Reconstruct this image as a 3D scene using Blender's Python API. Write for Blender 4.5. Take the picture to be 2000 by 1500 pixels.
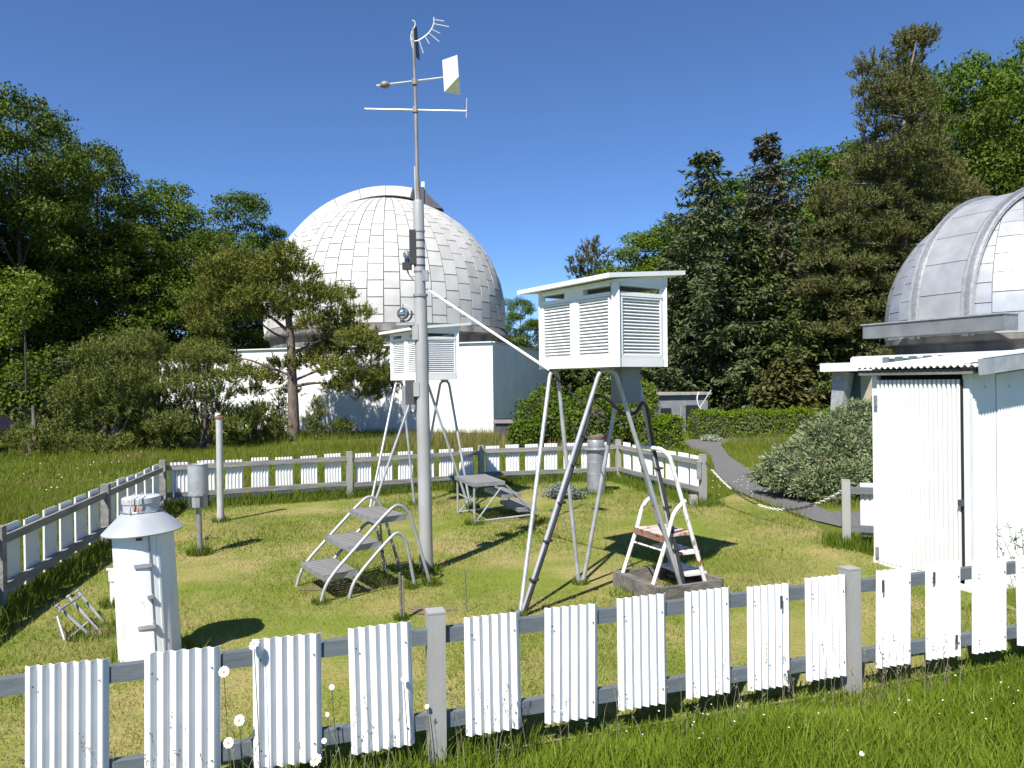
import bpy, math, random
import numpy as np
from mathutils import Vector, Matrix

random.seed(7)
RNG = np.random.default_rng(7)
R = math.radians
PI = math.pi
for o in list(bpy.data.objects):
    bpy.data.objects.remove(o)
SC = bpy.context.scene
C = SC.collection

# ------------------------------------------------------------------ camera
FPX = 1482.0                       # focal length in pixels of the 2000 px wide photograph
CAM = Vector((0, 0, 1.63))
cam = bpy.data.cameras.new('camera')
camo = bpy.data.objects.new('camera', cam)
C.objects.link(camo)
cam.sensor_width = 36
cam.lens = 36 * FPX / 2000
cam.clip_start = 0.05
cam.clip_end = 3000
M3 = Matrix.Rotation(R(90 - 0.19), 3, 'X') @ Matrix.Rotation(R(-0.75), 3, 'Z')
camo.matrix_world = Matrix.Translation(CAM) @ M3.to_4x4()
SC.camera = camo

# ------------------------------------------------------------------ sky, sun, exposure
SUN_EL = 51.0
sun_h = Vector((-0.455, -0.89, 0)).normalized()
sun_v = (sun_h * math.cos(R(SUN_EL)) + Vector((0, 0, math.sin(R(SUN_EL))))).normalized()
W = bpy.data.worlds.new('World')
SC.world = W
W.use_nodes = True
wn = W.node_tree
wn.nodes.clear()
sky = wn.nodes.new('ShaderNodeTexSky')
sky.sky_type = 'NISHITA'
sky.sun_disc = False
sky.sun_elevation = R(SUN_EL)
sky.sun_rotation = math.atan2(sun_h.x, sun_h.y)
sky.altitude = 600
sky.air_density = 0.70
sky.dust_density = 0.0
sky.ozone_density = 10.0
bg = wn.nodes.new('ShaderNodeBackground')
bg.inputs[1].default_value = 0.102
wo = wn.nodes.new('ShaderNodeOutputWorld')
wn.links.new(sky.outputs[0], bg.inputs[0])
wn.links.new(bg.outputs[0], wo.inputs[0])
sl = bpy.data.lights.new('sun', 'SUN')
sl.energy = 4.8
sl.angle = R(0.53)
sl.color = (1.0, 0.955, 0.88)
so = bpy.data.objects.new('sun', sl)
C.objects.link(so)
so.rotation_euler = (-sun_v).to_track_quat('-Z', 'Y').to_euler()
SC.view_settings.view_transform = 'Standard'
SC.view_settings.look = 'None'
SC.view_settings.gamma = 1
SC.view_settings.exposure = 0.80
SC.view_settings.use_curve_mapping = False


# ------------------------------------------------------------------ measuring helpers (photo pixel -> place on the ground)
def ray(px, py):
    return M3 @ Vector(((px - 1000) / FPX, -(py - 750) / FPX, -1))


def at(px, py, z=0.0):
    d = ray(px, py)
    return CAM + d * ((z - CAM.z) / d.z)


def atY(px, py, Y):
    d = ray(px, py)
    return CAM + d * (Y / d.y)


def smooth(a, b, x):
    t = np.clip((np.asarray(x, float) - a) / (b - a), 0, 1)
    return t * t * (3 - 2 * t)


def gz(x, y):
    """height of the terrain"""
    x = np.asarray(x, float)
    y = np.asarray(y, float)
    z = -1.25 * smooth(22.5, 29, y) * smooth(1.5, 5, x)
    z = z - 0.14 * smooth(2.9, 3.9, x) * smooth(4.4, 5.6, y) * (1 - smooth(6.6, 8.0, y))
    z = z + 0.02 * np.sin(x * 0.9 + 1) * np.sin(y * 0.7) * smooth(3.0, 6.0, y)
    z = z + 3.0 * smooth(60, 160, y)
    return z


def gzf(x, y):
    return float(gz(x, y))


# ------------------------------------------------------------------ materials
MATS = {}


def nd(nt, t, **kw):
    n = nt.nodes.new(t)
    for k, v in kw.items():
        setattr(n, k, v)
    return n


def mat(name, c1, c2=None, rough=0.6, metal=0.0, scale=6.0, bump=0.0, bscale=None, spots=None, spotcol=None,
        stretch=(1, 1, 1), detail=6.0, spec=0.5, lo=0.35, hi=0.65, spotscale=9.0):
    if name in MATS:
        return MATS[name]
    m = bpy.data.materials.new(name)
    m.use_nodes = True
    nt = m.node_tree
    b = nt.nodes['Principled BSDF']
    b.inputs['Roughness'].default_value = rough
    b.inputs['Metallic'].default_value = metal
    b.inputs['Specular IOR Level'].default_value = spec
    c2 = c2 or tuple(v * 0.82 for v in c1)
    tc = nd(nt, 'ShaderNodeTexCoord')
    mp = nd(nt, 'ShaderNodeMapping')
    mp.inputs['Scale'].default_value = stretch
    nt.links.new(tc.outputs['Object'], mp.inputs[0])
    nz = nd(nt, 'ShaderNodeTexNoise')
    nz.inputs['Scale'].default_value = scale
    nz.inputs['Detail'].default_value = detail
    nt.links.new(mp.outputs[0], nz.inputs['Vector'])
    rp = nd(nt, 'ShaderNodeMapRange')
    rp.inputs[1].default_value = lo
    rp.inputs[2].default_value = hi
    nt.links.new(nz.outputs[0], rp.inputs[0])
    mx = nd(nt, 'ShaderNodeMix', data_type='RGBA')
    mx.inputs[6].default_value = (*c1, 1)
    mx.inputs[7].default_value = (*c2, 1)
    nt.links.new(rp.outputs[0], mx.inputs[0])
    out = mx.outputs[2]
    if spots:
        n2 = nd(nt, 'ShaderNodeTexNoise')
        n2.inputs['Scale'].default_value = spotscale
        n2.inputs['Detail'].default_value = 8
        nt.links.new(mp.outputs[0], n2.inputs['Vector'])
        r2 = nd(nt, 'ShaderNodeMapRange')
        r2.inputs[1].default_value = spots
        r2.inputs[2].default_value = spots + 0.08
        nt.links.new(n2.outputs[0], r2.inputs[0])
        m2 = nd(nt, 'ShaderNodeMix', data_type='RGBA')
        m2.inputs[7].default_value = (*spotcol, 1)
        nt.links.new(r2.outputs[0], m2.inputs[0])
        nt.links.new(out, m2.inputs[6])
        out = m2.outputs[2]
    nt.links.new(out, b.inputs['Base Color'])
    if bump:
        n3 = nd(nt, 'ShaderNodeTexNoise')
        n3.inputs['Scale'].default_value = bscale or scale * 4
        n3.inputs['Detail'].default_value = 5
        nt.links.new(mp.outputs[0], n3.inputs['Vector'])
        bp = nd(nt, 'ShaderNodeBump')
        bp.inputs['Strength'].default_value = bump
        bp.inputs['Distance'].default_value = 0.02
        nt.links.new(n3.outputs[0], bp.inputs['Height'])
        nt.links.new(bp.outputs[0], b.inputs['Normal'])
    MATS[name] = m
    return m


def leafmat(name, cols, trans=0.3, scale=1.2, gloss=0.5, dry=None, dscale=0.5, dlo=0.5, dhi=0.68):
    """foliage: colour differs from leaf to leaf and in broad patches"""
    if name in MATS:
        return MATS[name]
    m = bpy.data.materials.new(name)
    m.use_nodes = True
    nt = m.node_tree
    b = nt.nodes['Principled BSDF']
    out = nt.nodes['Material Output']
    b.inputs['Roughness'].default_value = gloss
    b.inputs['Specular IOR Level'].default_value = 0.12
    gm = nd(nt, 'ShaderNodeNewGeometry')
    cr = nd(nt, 'ShaderNodeValToRGB')
    e = cr.color_ramp.elements
    e[0].position = 0.0
    e[0].color = (*cols[0], 1)
    e[1].position = 1.0
    e[1].color = (*cols[-1], 1)
    for i, c in enumerate(cols[1:-1]):
        q = e.new((i + 1) / (len(cols) - 1))
        q.color = (*c, 1)
    tc = nd(nt, 'ShaderNodeTexCoord')
    nz = nd(nt, 'ShaderNodeTexNoise')
    nz.inputs['Scale'].default_value = scale
    nz.inputs['Detail'].default_value = 3
    nt.links.new(tc.outputs['Object'], nz.inputs['Vector'])
    mt = nd(nt, 'ShaderNodeMath', operation='MULTIPLY_ADD')
    mt.inputs[1].default_value = 0.55
    nt.links.new(gm.outputs['Random Per Island'], mt.inputs[0])
    m2 = nd(nt, 'ShaderNodeMath', operation='MULTIPLY_ADD')
    m2.inputs[1].default_value = 1.3
    m2.inputs[2].default_value = -0.42
    nt.links.new(nz.outputs[0], m2.inputs[0])
    nt.links.new(m2.outputs[0], mt.inputs[2])
    nt.links.new(mt.outputs[0], cr.inputs[0])
    col = cr.outputs[0]
    if dry:
        n2 = nd(nt, 'ShaderNodeTexNoise')
        n2.inputs['Scale'].default_value = dscale
        n2.inputs['Detail'].default_value = 5
        n2.inputs['Roughness'].default_value = 0.65
        nt.links.new(tc.outputs['Object'], n2.inputs['Vector'])
        r2 = nd(nt, 'ShaderNodeMapRange')
        r2.inputs[1].default_value = dlo
        r2.inputs[2].default_value = dhi
        nt.links.new(n2.outputs[0], r2.inputs[0])
        m3 = nd(nt, 'ShaderNodeMix', data_type='RGBA')
        m3.inputs[7].default_value = (*dry, 1)
        nt.links.new(r2.outputs[0], m3.inputs[0])
        nt.links.new(col, m3.inputs[6])
        col = m3.outputs[2]
    nt.links.new(col, b.inputs['Base Color'])
    tr = nd(nt, 'ShaderNodeBsdfTranslucent')
    nt.links.new(col, tr.inputs[0])
    ms = nd(nt, 'ShaderNodeMixShader')
    ms.inputs[0].default_value = trans
    nt.links.new(b.outputs[0], ms.inputs[1])
    nt.links.new(tr.outputs[0], ms.inputs[2])
    nt.links.new(ms.outputs[0], out.inputs[0])
    MATS[name] = m
    return m


white = mat('white_paint', (0.80, 0.80, 0.79), (0.72, 0.73, 0.72), rough=0.45, scale=3, bump=0.04)
panelw = mat('white_sheet_paint', (0.78, 0.78, 0.77), (0.70, 0.71, 0.71), rough=0.4, scale=5, spots=0.665, spotcol=(0.45, 0.44, 0.40), spotscale=14)
whitewall = mat('whitewashed_render', (0.80, 0.80, 0.79), (0.70, 0.70, 0.69), rough=0.85, scale=1.2, bump=0.25, bscale=30)
galv = mat('galvanised_steel', (0.36, 0.37, 0.38), (0.26, 0.27, 0.28), rough=0.45, metal=0.45, scale=14, bump=0.05)
galvl = mat('light_grey_steel', (0.46, 0.47, 0.48), (0.34, 0.35, 0.36), rough=0.45, metal=0.35, scale=10, bump=0.05)
mastm = mat('silver_mast_paint', (0.40, 0.40, 0.39), (0.32, 0.32, 0.31), rough=0.45, metal=0.12, scale=5, stretch=(1, 1, 0.4))
rodm = mat('weathered_rod', (0.30, 0.29, 0.28), (0.20, 0.17, 0.14), rough=0.55, metal=0.3, scale=12, stretch=(1, 1, 0.3))
rodw = mat('bare_metal_light', (0.62, 0.62, 0.62), (0.5, 0.5, 0.5), rough=0.4, metal=0.3, scale=12)
blackm = mat('black_plastic', (0.018, 0.018, 0.02), (0.03, 0.03, 0.032), rough=0.5, scale=10)
darkm = mat('dark_grey_metal', (0.06, 0.062, 0.068), (0.09, 0.09, 0.095), rough=0.5, metal=0.2, scale=8)
postm = mat('grey_painted_post', (0.33, 0.325, 0.305), (0.27, 0.265, 0.25), rough=0.6, scale=6, bump=0.12, bscale=40, spots=0.70, spotcol=(0.22, 0.19, 0.15), stretch=(1, 1, 0.35))
woodm = mat('weathered_wood', (0.19, 0.175, 0.155), (0.10, 0.092, 0.085), rough=0.85, scale=16, bump=0.4, stretch=(0.12, 1, 1))
railm = mat('slate_grey_rail', (0.125, 0.145, 0.16), (0.10, 0.118, 0.13), rough=0.7, scale=9, bump=0.2, stretch=(0.3, 1, 1), spots=0.68, spotcol=(0.30, 0.28, 0.26))
railg = mat('grey_wood_rail', (0.27, 0.265, 0.25), (0.16, 0.155, 0.145), rough=0.85, scale=14, bump=0.4, stretch=(0.15, 1, 1))
rust = mat('rust', (0.26, 0.10, 0.05), (0.36, 0.17, 0.10), rough=0.85, scale=16, bump=0.4)
rustywhite = mat('rusty_white_paint', (0.76, 0.75, 0.72), (0.68, 0.66, 0.62), rough=0.55, scale=6, spots=0.56, spotcol=(0.28, 0.12, 0.07), spotscale=22, stretch=(1, 1, 0.4))
rustyseat = mat('rusty_tread', (0.42, 0.33, 0.28), (0.55, 0.50, 0.46), rough=0.8, scale=14, spots=0.52, spotcol=(0.30, 0.13, 0.08), spotscale=18)
domem = mat('dome_aluminium', (0.57, 0.555, 0.52), (0.47, 0.46, 0.43), rough=0.55, metal=0.05, scale=1.6, bump=0.12, bscale=5)
dome2m = mat('dome_zinc', (0.50, 0.505, 0.51), (0.40, 0.41, 0.42), rough=0.38, metal=0.4, scale=2.5, bump=0.1, bscale=6)
domem2 = mat('dome_aluminium_dull', (0.52, 0.505, 0.475), (0.43, 0.42, 0.395), rough=0.6, metal=0.05, scale=1.9, bump=0.2, bscale=4)
domem3 = mat('dome_aluminium_bright', (0.60, 0.585, 0.555), (0.52, 0.51, 0.485), rough=0.5, metal=0.05, scale=1.4, bump=0.16, bscale=6)
jointm = mat('dome_joint', (0.19, 0.185, 0.175), (0.14, 0.135, 0.13), rough=0.8, scale=4)
drumm = mat('drum_stain_and_gap_shade', (0.20, 0.19, 0.175), (0.09, 0.085, 0.08), rough=0.85, scale=3, stretch=(1, 1, 0.25), bump=0.2)
ledgem = mat('ledge_steel', (0.25, 0.265, 0.28), (0.19, 0.2, 0.21), rough=0.5, metal=0.3, scale=3)
concm = mat('concrete', (0.33, 0.32, 0.30), (0.22, 0.215, 0.20), rough=0.9, scale=6, bump=0.4, bscale=40)
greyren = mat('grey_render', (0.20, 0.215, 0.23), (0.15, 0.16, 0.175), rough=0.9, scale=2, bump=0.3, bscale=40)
glassm = mat('teal_glass', (0.10, 0.15, 0.165), (0.13, 0.18, 0.19), rough=0.12, scale=1.5, spec=0.7)
beigem = mat('beige_render', (0.42, 0.37, 0.28), (0.34, 0.30, 0.23), rough=0.9, scale=3)
voidm = mat('dark_interior', (0.012, 0.012, 0.013), rough=0.9)
earthm = mat('bare_earth', (0.24, 0.17, 0.115), (0.16, 0.11, 0.07), rough=0.95, scale=14, bump=0.5)
barkm = mat('bark', (0.13, 0.105, 0.085), (0.07, 0.055, 0.045), rough=0.95, scale=7, bump=0.9, bscale=18, stretch=(1, 1, 0.25))
pinebark = mat('pine_bark', (0.21, 0.165, 0.14), (0.10, 0.08, 0.068), rough=0.95, scale=9, bump=0.9, bscale=22, stretch=(1, 1, 0.35))
twigm = mat('twigs', (0.07, 0.058, 0.04), (0.04, 0.035, 0.025), rough=0.95, scale=9)
petal = mat('white_petal', (0.82, 0.82, 0.80), (0.76, 0.76, 0.74), rough=0.6)
yolk = mat('yellow_centre', (0.62, 0.36, 0.03), (0.5, 0.27, 0.02), rough=0.8)
stemm = mat('flower_stem', (0.07, 0.11, 0.025), (0.05, 0.08, 0.02), rough=0.7)
carred = mat('dark_red_car_paint', (0.045, 0.008, 0.010), (0.038, 0.007, 0.009), rough=0.25, scale=3)
tyrem = mat('tyre_rubber', (0.02, 0.02, 0.02), rough=0.85)
redm = mat('red_plate', (0.4, 0.04, 0.03), rough=0.5)
globe = mat('clear_globe', (0.75, 0.78, 0.80), (0.7, 0.73, 0.75), rough=0.08)
globe.node_tree.nodes['Principled BSDF'].inputs['Transmission Weight'].default_value = 0.85
silver = mat('polished_sphere', (0.5, 0.52, 0.54), (0.4, 0.42, 0.44), rough=0.12, metal=0.9)


# ------------------------------------------------------------------ mesh building helpers
class MB:
    def __init__(self):
        self.v = []
        self.f = []

    def add(self, vs, fs):
        n = len(self.v)
        self.v.extend([tuple(p) for p in vs])
        self.f.extend([tuple(i + n for i in f) for f in fs])
        return self

    def box(self, c, s, rot=None, taper=None):
        hx, hy, hz = s[0] / 2, s[1] / 2, s[2] / 2
        t = taper or 1.0
        vs = [Vector((x * hx * (t if z > 0 else 1), y * hy * (t if z > 0 else 1), z * hz)) for z in (-1, 1) for y in (-1, 1) for x in (-1, 1)]
        if rot is not None:
            if isinstance(rot, (int, float)):
                rot = Matrix.Rotation(rot, 3, 'Z')
            vs = [rot @ v for v in vs]
        c = Vector(c)
        return self.add([v + c for v in vs], [(0, 2, 3, 1), (4, 5, 7, 6), (0, 1, 5, 4), (2, 6, 7, 3), (0, 4, 6, 2), (1, 3, 7, 5)])

    def beam(self, a, b, w, h):
        """box of width w (sideways) and height h from a to b"""
        a, b = Vector(a), Vector(b)
        d = (b - a)
        L = d.length
        d.normalize()
        s = d.cross(Vector((0, 0, 1)))
        if s.length < 1e-4:
            s = Vector((1, 0, 0))
        s.normalize()
        u = s.cross(d)
        rot = Matrix((d, s, u)).transposed()
        return self.box((a + b) / 2, (L, w, h), rot)

    def tube(self, pts, r, n=8, caps=True):
        pts = [Vector(p) for p in pts]
        rs = r if isinstance(r, (list, tuple)) else [r] * len(pts)
        rings = []
        up = None
        for i, p in enumerate(pts):
            if i == 0:
                d = pts[1] - pts[0]
            elif i == len(pts) - 1:
                d = pts[-1] - pts[-2]
            else:
                d = (pts[i + 1] - pts[i]).normalized() + (pts[i] - pts[i - 1]).normalized()
            d.normalize()
            if up is None:
                up = Vector((0, 0, 1)) if abs(d.z) < 0.9 else Vector((1, 0, 0))
            s = d.cross(up)
            if s.length < 1e-5:
                s = d.orthogonal()
            s.normalize()
            up = s.cross(d).normalized()
            rings.append([p + (s * math.cos(2 * PI * k / n) + up * math.sin(2 * PI * k / n)) * rs[i] for k in range(n)])
        vs = [v for rg in rings for v in rg]
        fs = []
        for i in range(len(pts) - 1):
            for k in range(n):
                a, b = i * n + k, i * n + (k + 1) % n
                fs.append((a, b, b + n, a + n))
        if caps:
            fs.append(tuple(range(n - 1, -1, -1)))
            m = (len(pts) - 1) * n
            fs.append(tuple(range(m, m + n)))
        return self.add(vs, fs)

    def lathe(self, prof, n=24, c=(0, 0, 0), cap=True):
        """prof = [(r, z)...] from bottom to top"""
        c = Vector(c)
        vs, fs = [], []
        for r, z in prof:
            for k in range(n):
                a = 2 * PI * k / n
                vs.append(c + Vector((r * math.cos(a), r * math.sin(a), z)))
        for i in range(len(prof) - 1):
            for k in range(n):
                a, b = i * n + k, i * n + (k + 1) % n
                fs.append((a, b, b + n, a + n))
        if cap:
            fs.append(tuple(range(n - 1, -1, -1)))
            m = (len(prof) - 1) * n
            fs.append(tuple(range(m, m + n)))
        return self.add(vs, fs)

    def sphere(self, c, r, n=14, m=9, sz=1.0):
        prof = [(max(1e-4, r * math.cos(-PI / 2 + PI * i / m)), r * sz * math.sin(-PI / 2 + PI * i / m)) for i in range(m + 1)]
        return self.lathe(prof, n, c, cap=False)

    def prism(self, poly, z0, z1):
        n = len(poly)
        vs = [Vector((p[0], p[1], z0)) for p in poly] + [Vector((p[0], p[1], z1)) for p in poly]
        fs = [tuple(range(n - 1, -1, -1)), tuple(range(n, 2 * n))]
        for k in range(n):
            fs.append((k, (k + 1) % n, (k + 1) % n + n, k + n))
        return self.add(vs, fs)

    def corr(self, w, h, pitch, amp, thick=0.003, x0=0.0, z0=0.0, y0=0.0, spw=6, phase=0.0, top=None):
        """corrugated sheet standing in the local xz plane"""
        n = max(4, int(round(w / pitch * spw)))
        vs = []
        for s in (0, 1):
            for i in range(n + 1):
                x = w * i / n
                y = amp * math.cos(2 * PI * x / pitch + phase) + (thick if s else 0)
                zt = z0 + h + (top(x) if top else 0)
                vs.append((x0 + x, y0 + y, z0))
                vs.append((x0 + x, y0 + y, zt))
        fs = []
        o = 2 * (n + 1)
        for i in range(n):
            a = 2 * i
            fs.append((a, a + 2, a + 3, a + 1))
            fs.append((o + a, o + a + 1, o + a + 3, o + a + 2))
            fs.append((a + 1, a + 3, o + a + 3, o + a + 1))
            fs.append((a, o + a, o + a + 2, a + 2))
        fs.append((0, 1, o + 1, o))
        e = 2 * n
        fs.append((e, o + e, o + e + 1, e + 1))
        return self.add(vs, fs)

    def mesh(self, name, m, sm=False):
        me = bpy.data.meshes.new(name)
        me.from_pydata(self.v, [], self.f)
        me.materials.append(m)
        if sm:
            me.polygons.foreach_set('use_smooth', [True] * len(me.polygons))
            try:
                me.set_sharp_from_angle(angle=R(38))
            except Exception:
                pass
        me.update()
        return me

    def build(self, name, m, parent=None, sm=False, loc=None, rotz=0):
        return ob(name, self.mesh(name, m, sm), parent, loc, rotz)


def ob(name, me, parent=None, loc=None, rotz=0, rot=None):
    o = bpy.data.objects.new(name, me)
    C.objects.link(o)
    if parent is not None:
        o.parent = parent
    if loc is not None:
        o.location = loc
    o.rotation_euler = rot if rot is not None else (0, 0, rotz)
    return o


def tag(o, label, cat, group=None):
    o['label'] = label
    o['category'] = cat
    if group:
        o['group'] = group
    return o


def thing(name, label, cat, loc=(0, 0, 0), rotz=0, group=None, tilt=(0, 0)):
    o = bpy.data.objects.new(name, None)
    o.empty_display_size = 0.1
    C.objects.link(o)
    o.location = loc
    o.rotation_euler = (tilt[0], tilt[1], rotz)
    return tag(o, label, cat, group)


def structure(o):
    o['kind'] = 'structure'
    return o


def stuff(o):
    o['kind'] = 'stuff'
    return o


def copy_tree(o, parent=None):
    c = o.copy()
    C.objects.link(c)
    c.parent = parent
    for ch in list(o.children):
        copy_tree(ch, c)
    return c


def npmesh(name, verts, k, m, sm=False):
    """verts (N*k,3): N separate polygons of k corners"""
    verts = np.ascontiguousarray(verts, dtype=np.float32).reshape(-1, 3)
    nv = len(verts)
    nf = nv // k
    me = bpy.data.meshes.new(name)
    me.vertices.add(nv)
    me.vertices.foreach_set('co', verts.ravel())
    me.loops.add(nv)
    me.loops.foreach_set('vertex_index', np.arange(nv, dtype=np.int32))
    me.polygons.add(nf)
    me.polygons.foreach_set('loop_start', np.arange(0, nv, k, dtype=np.int32))
    me.polygons.foreach_set('loop_total', np.full(nf, k, dtype=np.int32))
    me.materials.append(m)
    me.update(calc_edges=True)
    return me


def unit(a):
    return a / np.maximum(np.linalg.norm(a, axis=-1, keepdims=True), 1e-9)


def rhombs(P, D, Wd, L, Wi):
    """pointed leaves: centre line starts at P along D, width direction Wd"""
    P, D, Wd = np.asarray(P), np.asarray(D), np.asarray(Wd)
    L = np.asarray(L).reshape(-1, 1)
    Wi = np.asarray(Wi).reshape(-1, 1)
    return np.stack([P, P + D * L * 0.5 + Wd * Wi, P + D * L, P + D * L * 0.5 - Wd * Wi], axis=1).reshape(-1, 3)


def bend(pts, r=0.08, n=5):
    """round off the corners of a polyline"""
    pts = [Vector(p) for p in pts]
    out = [pts[0]]
    for i in range(1, len(pts) - 1):
        a, b, c = pts[i - 1], pts[i], pts[i + 1]
        d1, d2 = (a - b), (c - b)
        q = min(r, d1.length * 0.48, d2.length * 0.48)
        p1, p2 = b + d1.normalized() * q, b + d2.normalized() * q
        for k in range(n + 1):
            t = k / n
            out.append(p1 * (1 - t) ** 2 + b * 2 * t * (1 - t) + p2 * t * t)
    out.append(pts[-1])
    return out

# ------------------------------------------------------------------ ground, lawn, path
def groundmat(name, cols, dry, scale, dscale, dlo, dhi, bump=0.6):
    m = leafmat(name, cols, trans=0.0, scale=scale, gloss=0.95, dry=dry, dscale=dscale, dlo=dlo, dhi=dhi)
    nt = m.node_tree
    b = nt.nodes['Principled BSDF']
    tc = nd(nt, 'ShaderNodeTexCoord')
    n3 = nd(nt, 'ShaderNodeTexNoise')
    n3.inputs['Scale'].default_value = 40
    n3.inputs['Detail'].default_value = 6
    nt.links.new(tc.outputs['Object'], n3.inputs['Vector'])
    bp = nd(nt, 'ShaderNodeBump')
    bp.inputs['Strength'].default_value = bump
    bp.inputs['Distance'].default_value = 0.03
    nt.links.new(n3.outputs[0], bp.inputs['Height'])
    nt.links.new(bp.outputs[0], b.inputs['Normal'])
    return m


LAWN_DRY = (0.36, 0.32, 0.13)
meadow_ground = groundmat('meadow_ground', [(0.08, 0.11, 0.014), (0.12, 0.15, 0.02)], (0.17, 0.15, 0.05), 0.6, 0.35, 0.52, 0.72)
lawn_ground = groundmat('lawn_ground', [(0.13, 0.17, 0.025), (0.18, 0.21, 0.035)], (0.32, 0.26, 0.11), 1.5, 0.9, 0.42, 0.64)

us = np.sinh(np.linspace(-5.2, 5.2, 131)) * 6.0
vs_ = np.concatenate([np.linspace(-40, 0, 6)[:-1], np.linspace(0, 14, 57)[:-1], 14 + np.sinh(np.linspace(0, 5.2, 60)) * 10])
XX, YY = np.meshgrid(us, vs_)
ZZ = gz(XX, YY) - 0.004
gv = np.stack([XX.ravel(), YY.ravel(), ZZ.ravel()], 1)
nx = len(us)
gf = [(j * nx + i, j * nx + i + 1, (j + 1) * nx + i + 1, (j + 1) * nx + i) for j in range(len(vs_) - 1) for i in range(nx - 1)]
me = bpy.data.meshes.new('ground')
me.from_pydata(gv.tolist(), [], gf)
me.materials.append(meadow_ground)
me.polygons.foreach_set('use_smooth', [True] * len(me.polygons))
structure(ob('ground', me))

# fence corners on the ground (measured from the posts)
FA = Vector((-3.02, 2.27, 0))          # front left corner
FPA = at(853, 1490)                    # post of the near fence
FPB = at(1662, 1352)
fd = (FPB - FPA).normalized()
FA = FPA - fd * 2.85
FEND = FPB + fd * 2.6
FL2 = Vector((-4.12, 7.68, 0))
FL = Vector((-4.60, 9.99, 0))
F2 = Vector((-2.37, 10.96, 0))
F3 = Vector((-0.50, 11.85, 0))
F4 = Vector((1.71, 12.3, 0))
G1 = Vector((2.45, 9.8, 0))
G2 = Vector((3.20, 7.3, 0))
LAWN = [FA, FEND, Vector((3.6, 6.1, 0)), G2 + Vector((-.05, 0, 0)), at(1590, 1025), at(1500, 990), at(1440, 962), G1, F4, F3, F2, FL, FL2]


def inpoly(x, y, poly):
    x = np.asarray(x)
    y = np.asarray(y)
    c = np.zeros(x.shape, bool)
    n = len(poly)
    for i in range(n):
        x1, y1 = poly[i][0], poly[i][1]
        x2, y2 = poly[i - 1][0], poly[i - 1][1]
        hit = ((y1 > y) != (y2 > y)) & (x < (x2 - x1) * (y - y1) / (y2 - y1 + 1e-12) + x1)
        c ^= hit
    return c


def sheet(name, poly, step, dz, m):
    """surface patch laid dz above the terrain inside a polygon"""
    xs = [p[0] for p in poly]
    ys = [p[1] for p in poly]
    import bmesh
    bm = bmesh.new()
    f = bm.faces.new([bm.verts.new((p[0], p[1], 0)) for p in poly])
    x = min(xs)
    while x < max(xs):
        bmesh.ops.bisect_plane(bm, geom=bm.verts[:] + bm.edges[:] + bm.faces[:], plane_co=(x, 0, 0), plane_no=(1, 0, 0))
        x += step
    y = min(ys)
    while y < max(ys):
        bmesh.ops.bisect_plane(bm, geom=bm.verts[:] + bm.edges[:] + bm.faces[:], plane_co=(0, y, 0), plane_no=(0, 1, 0))
        y += step
    for v in bm.verts:
        v.co.z = gzf(v.co.x, v.co.y) + dz
    bmesh.ops.triangulate(bm, faces=bm.faces[:])
    bmesh.ops.recalc_face_normals(bm, faces=bm.faces[:])
    for f in bm.faces:
        if f.normal.z < 0:
            f.normal_flip()
    me = bpy.data.meshes.new(name)
    bm.to_mesh(me)
    bm.free()
    me.materials.append(m)
    return ob(name, me)


structure(sheet('lawn', LAWN, 0.5, 0.006, lawn_ground))
gravelm = mat('gravel', (0.18, 0.172, 0.168), (0.10, 0.097, 0.097), rough=0.95, scale=45, bump=0.9, bscale=90, spots=0.62, spotcol=(0.30, 0.29, 0.28), spotscale=70)
PATH = [at(1330, 862), at(1352, 880), at(1388, 893), at(1398, 925), at(1438, 958), at(1500, 985), at(1590, 1019), at(1640, 1032),
        Vector((4.6, 7.9, 0)), Vector((9, 9.4, 0)), Vector((9, 10.6, 0)), Vector((4.4, 9.0, 0)), at(1620, 1000), at(1560, 972), at(1490, 935), at(1425, 895), at(1408, 870),
        at(1440, 862), at(1640, 862), at(1640, 850), at(1400, 850)]
structure(sheet('path', PATH, 1.0, 0.014, gravelm))


# ------------------------------------------------------------------ big observatory with dome
def dome_pt(a, s, R0, zb, h0, off=0.0):
    if s < h0:
        r, z = R0 + off, zb + s
    else:
        t = (s - h0) / R0
        r, z = (R0 + off) * math.cos(t), zb + h0 + (R0 + off) * math.sin(t)
    return Vector((r * math.cos(a), r * math.sin(a), z))


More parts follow.
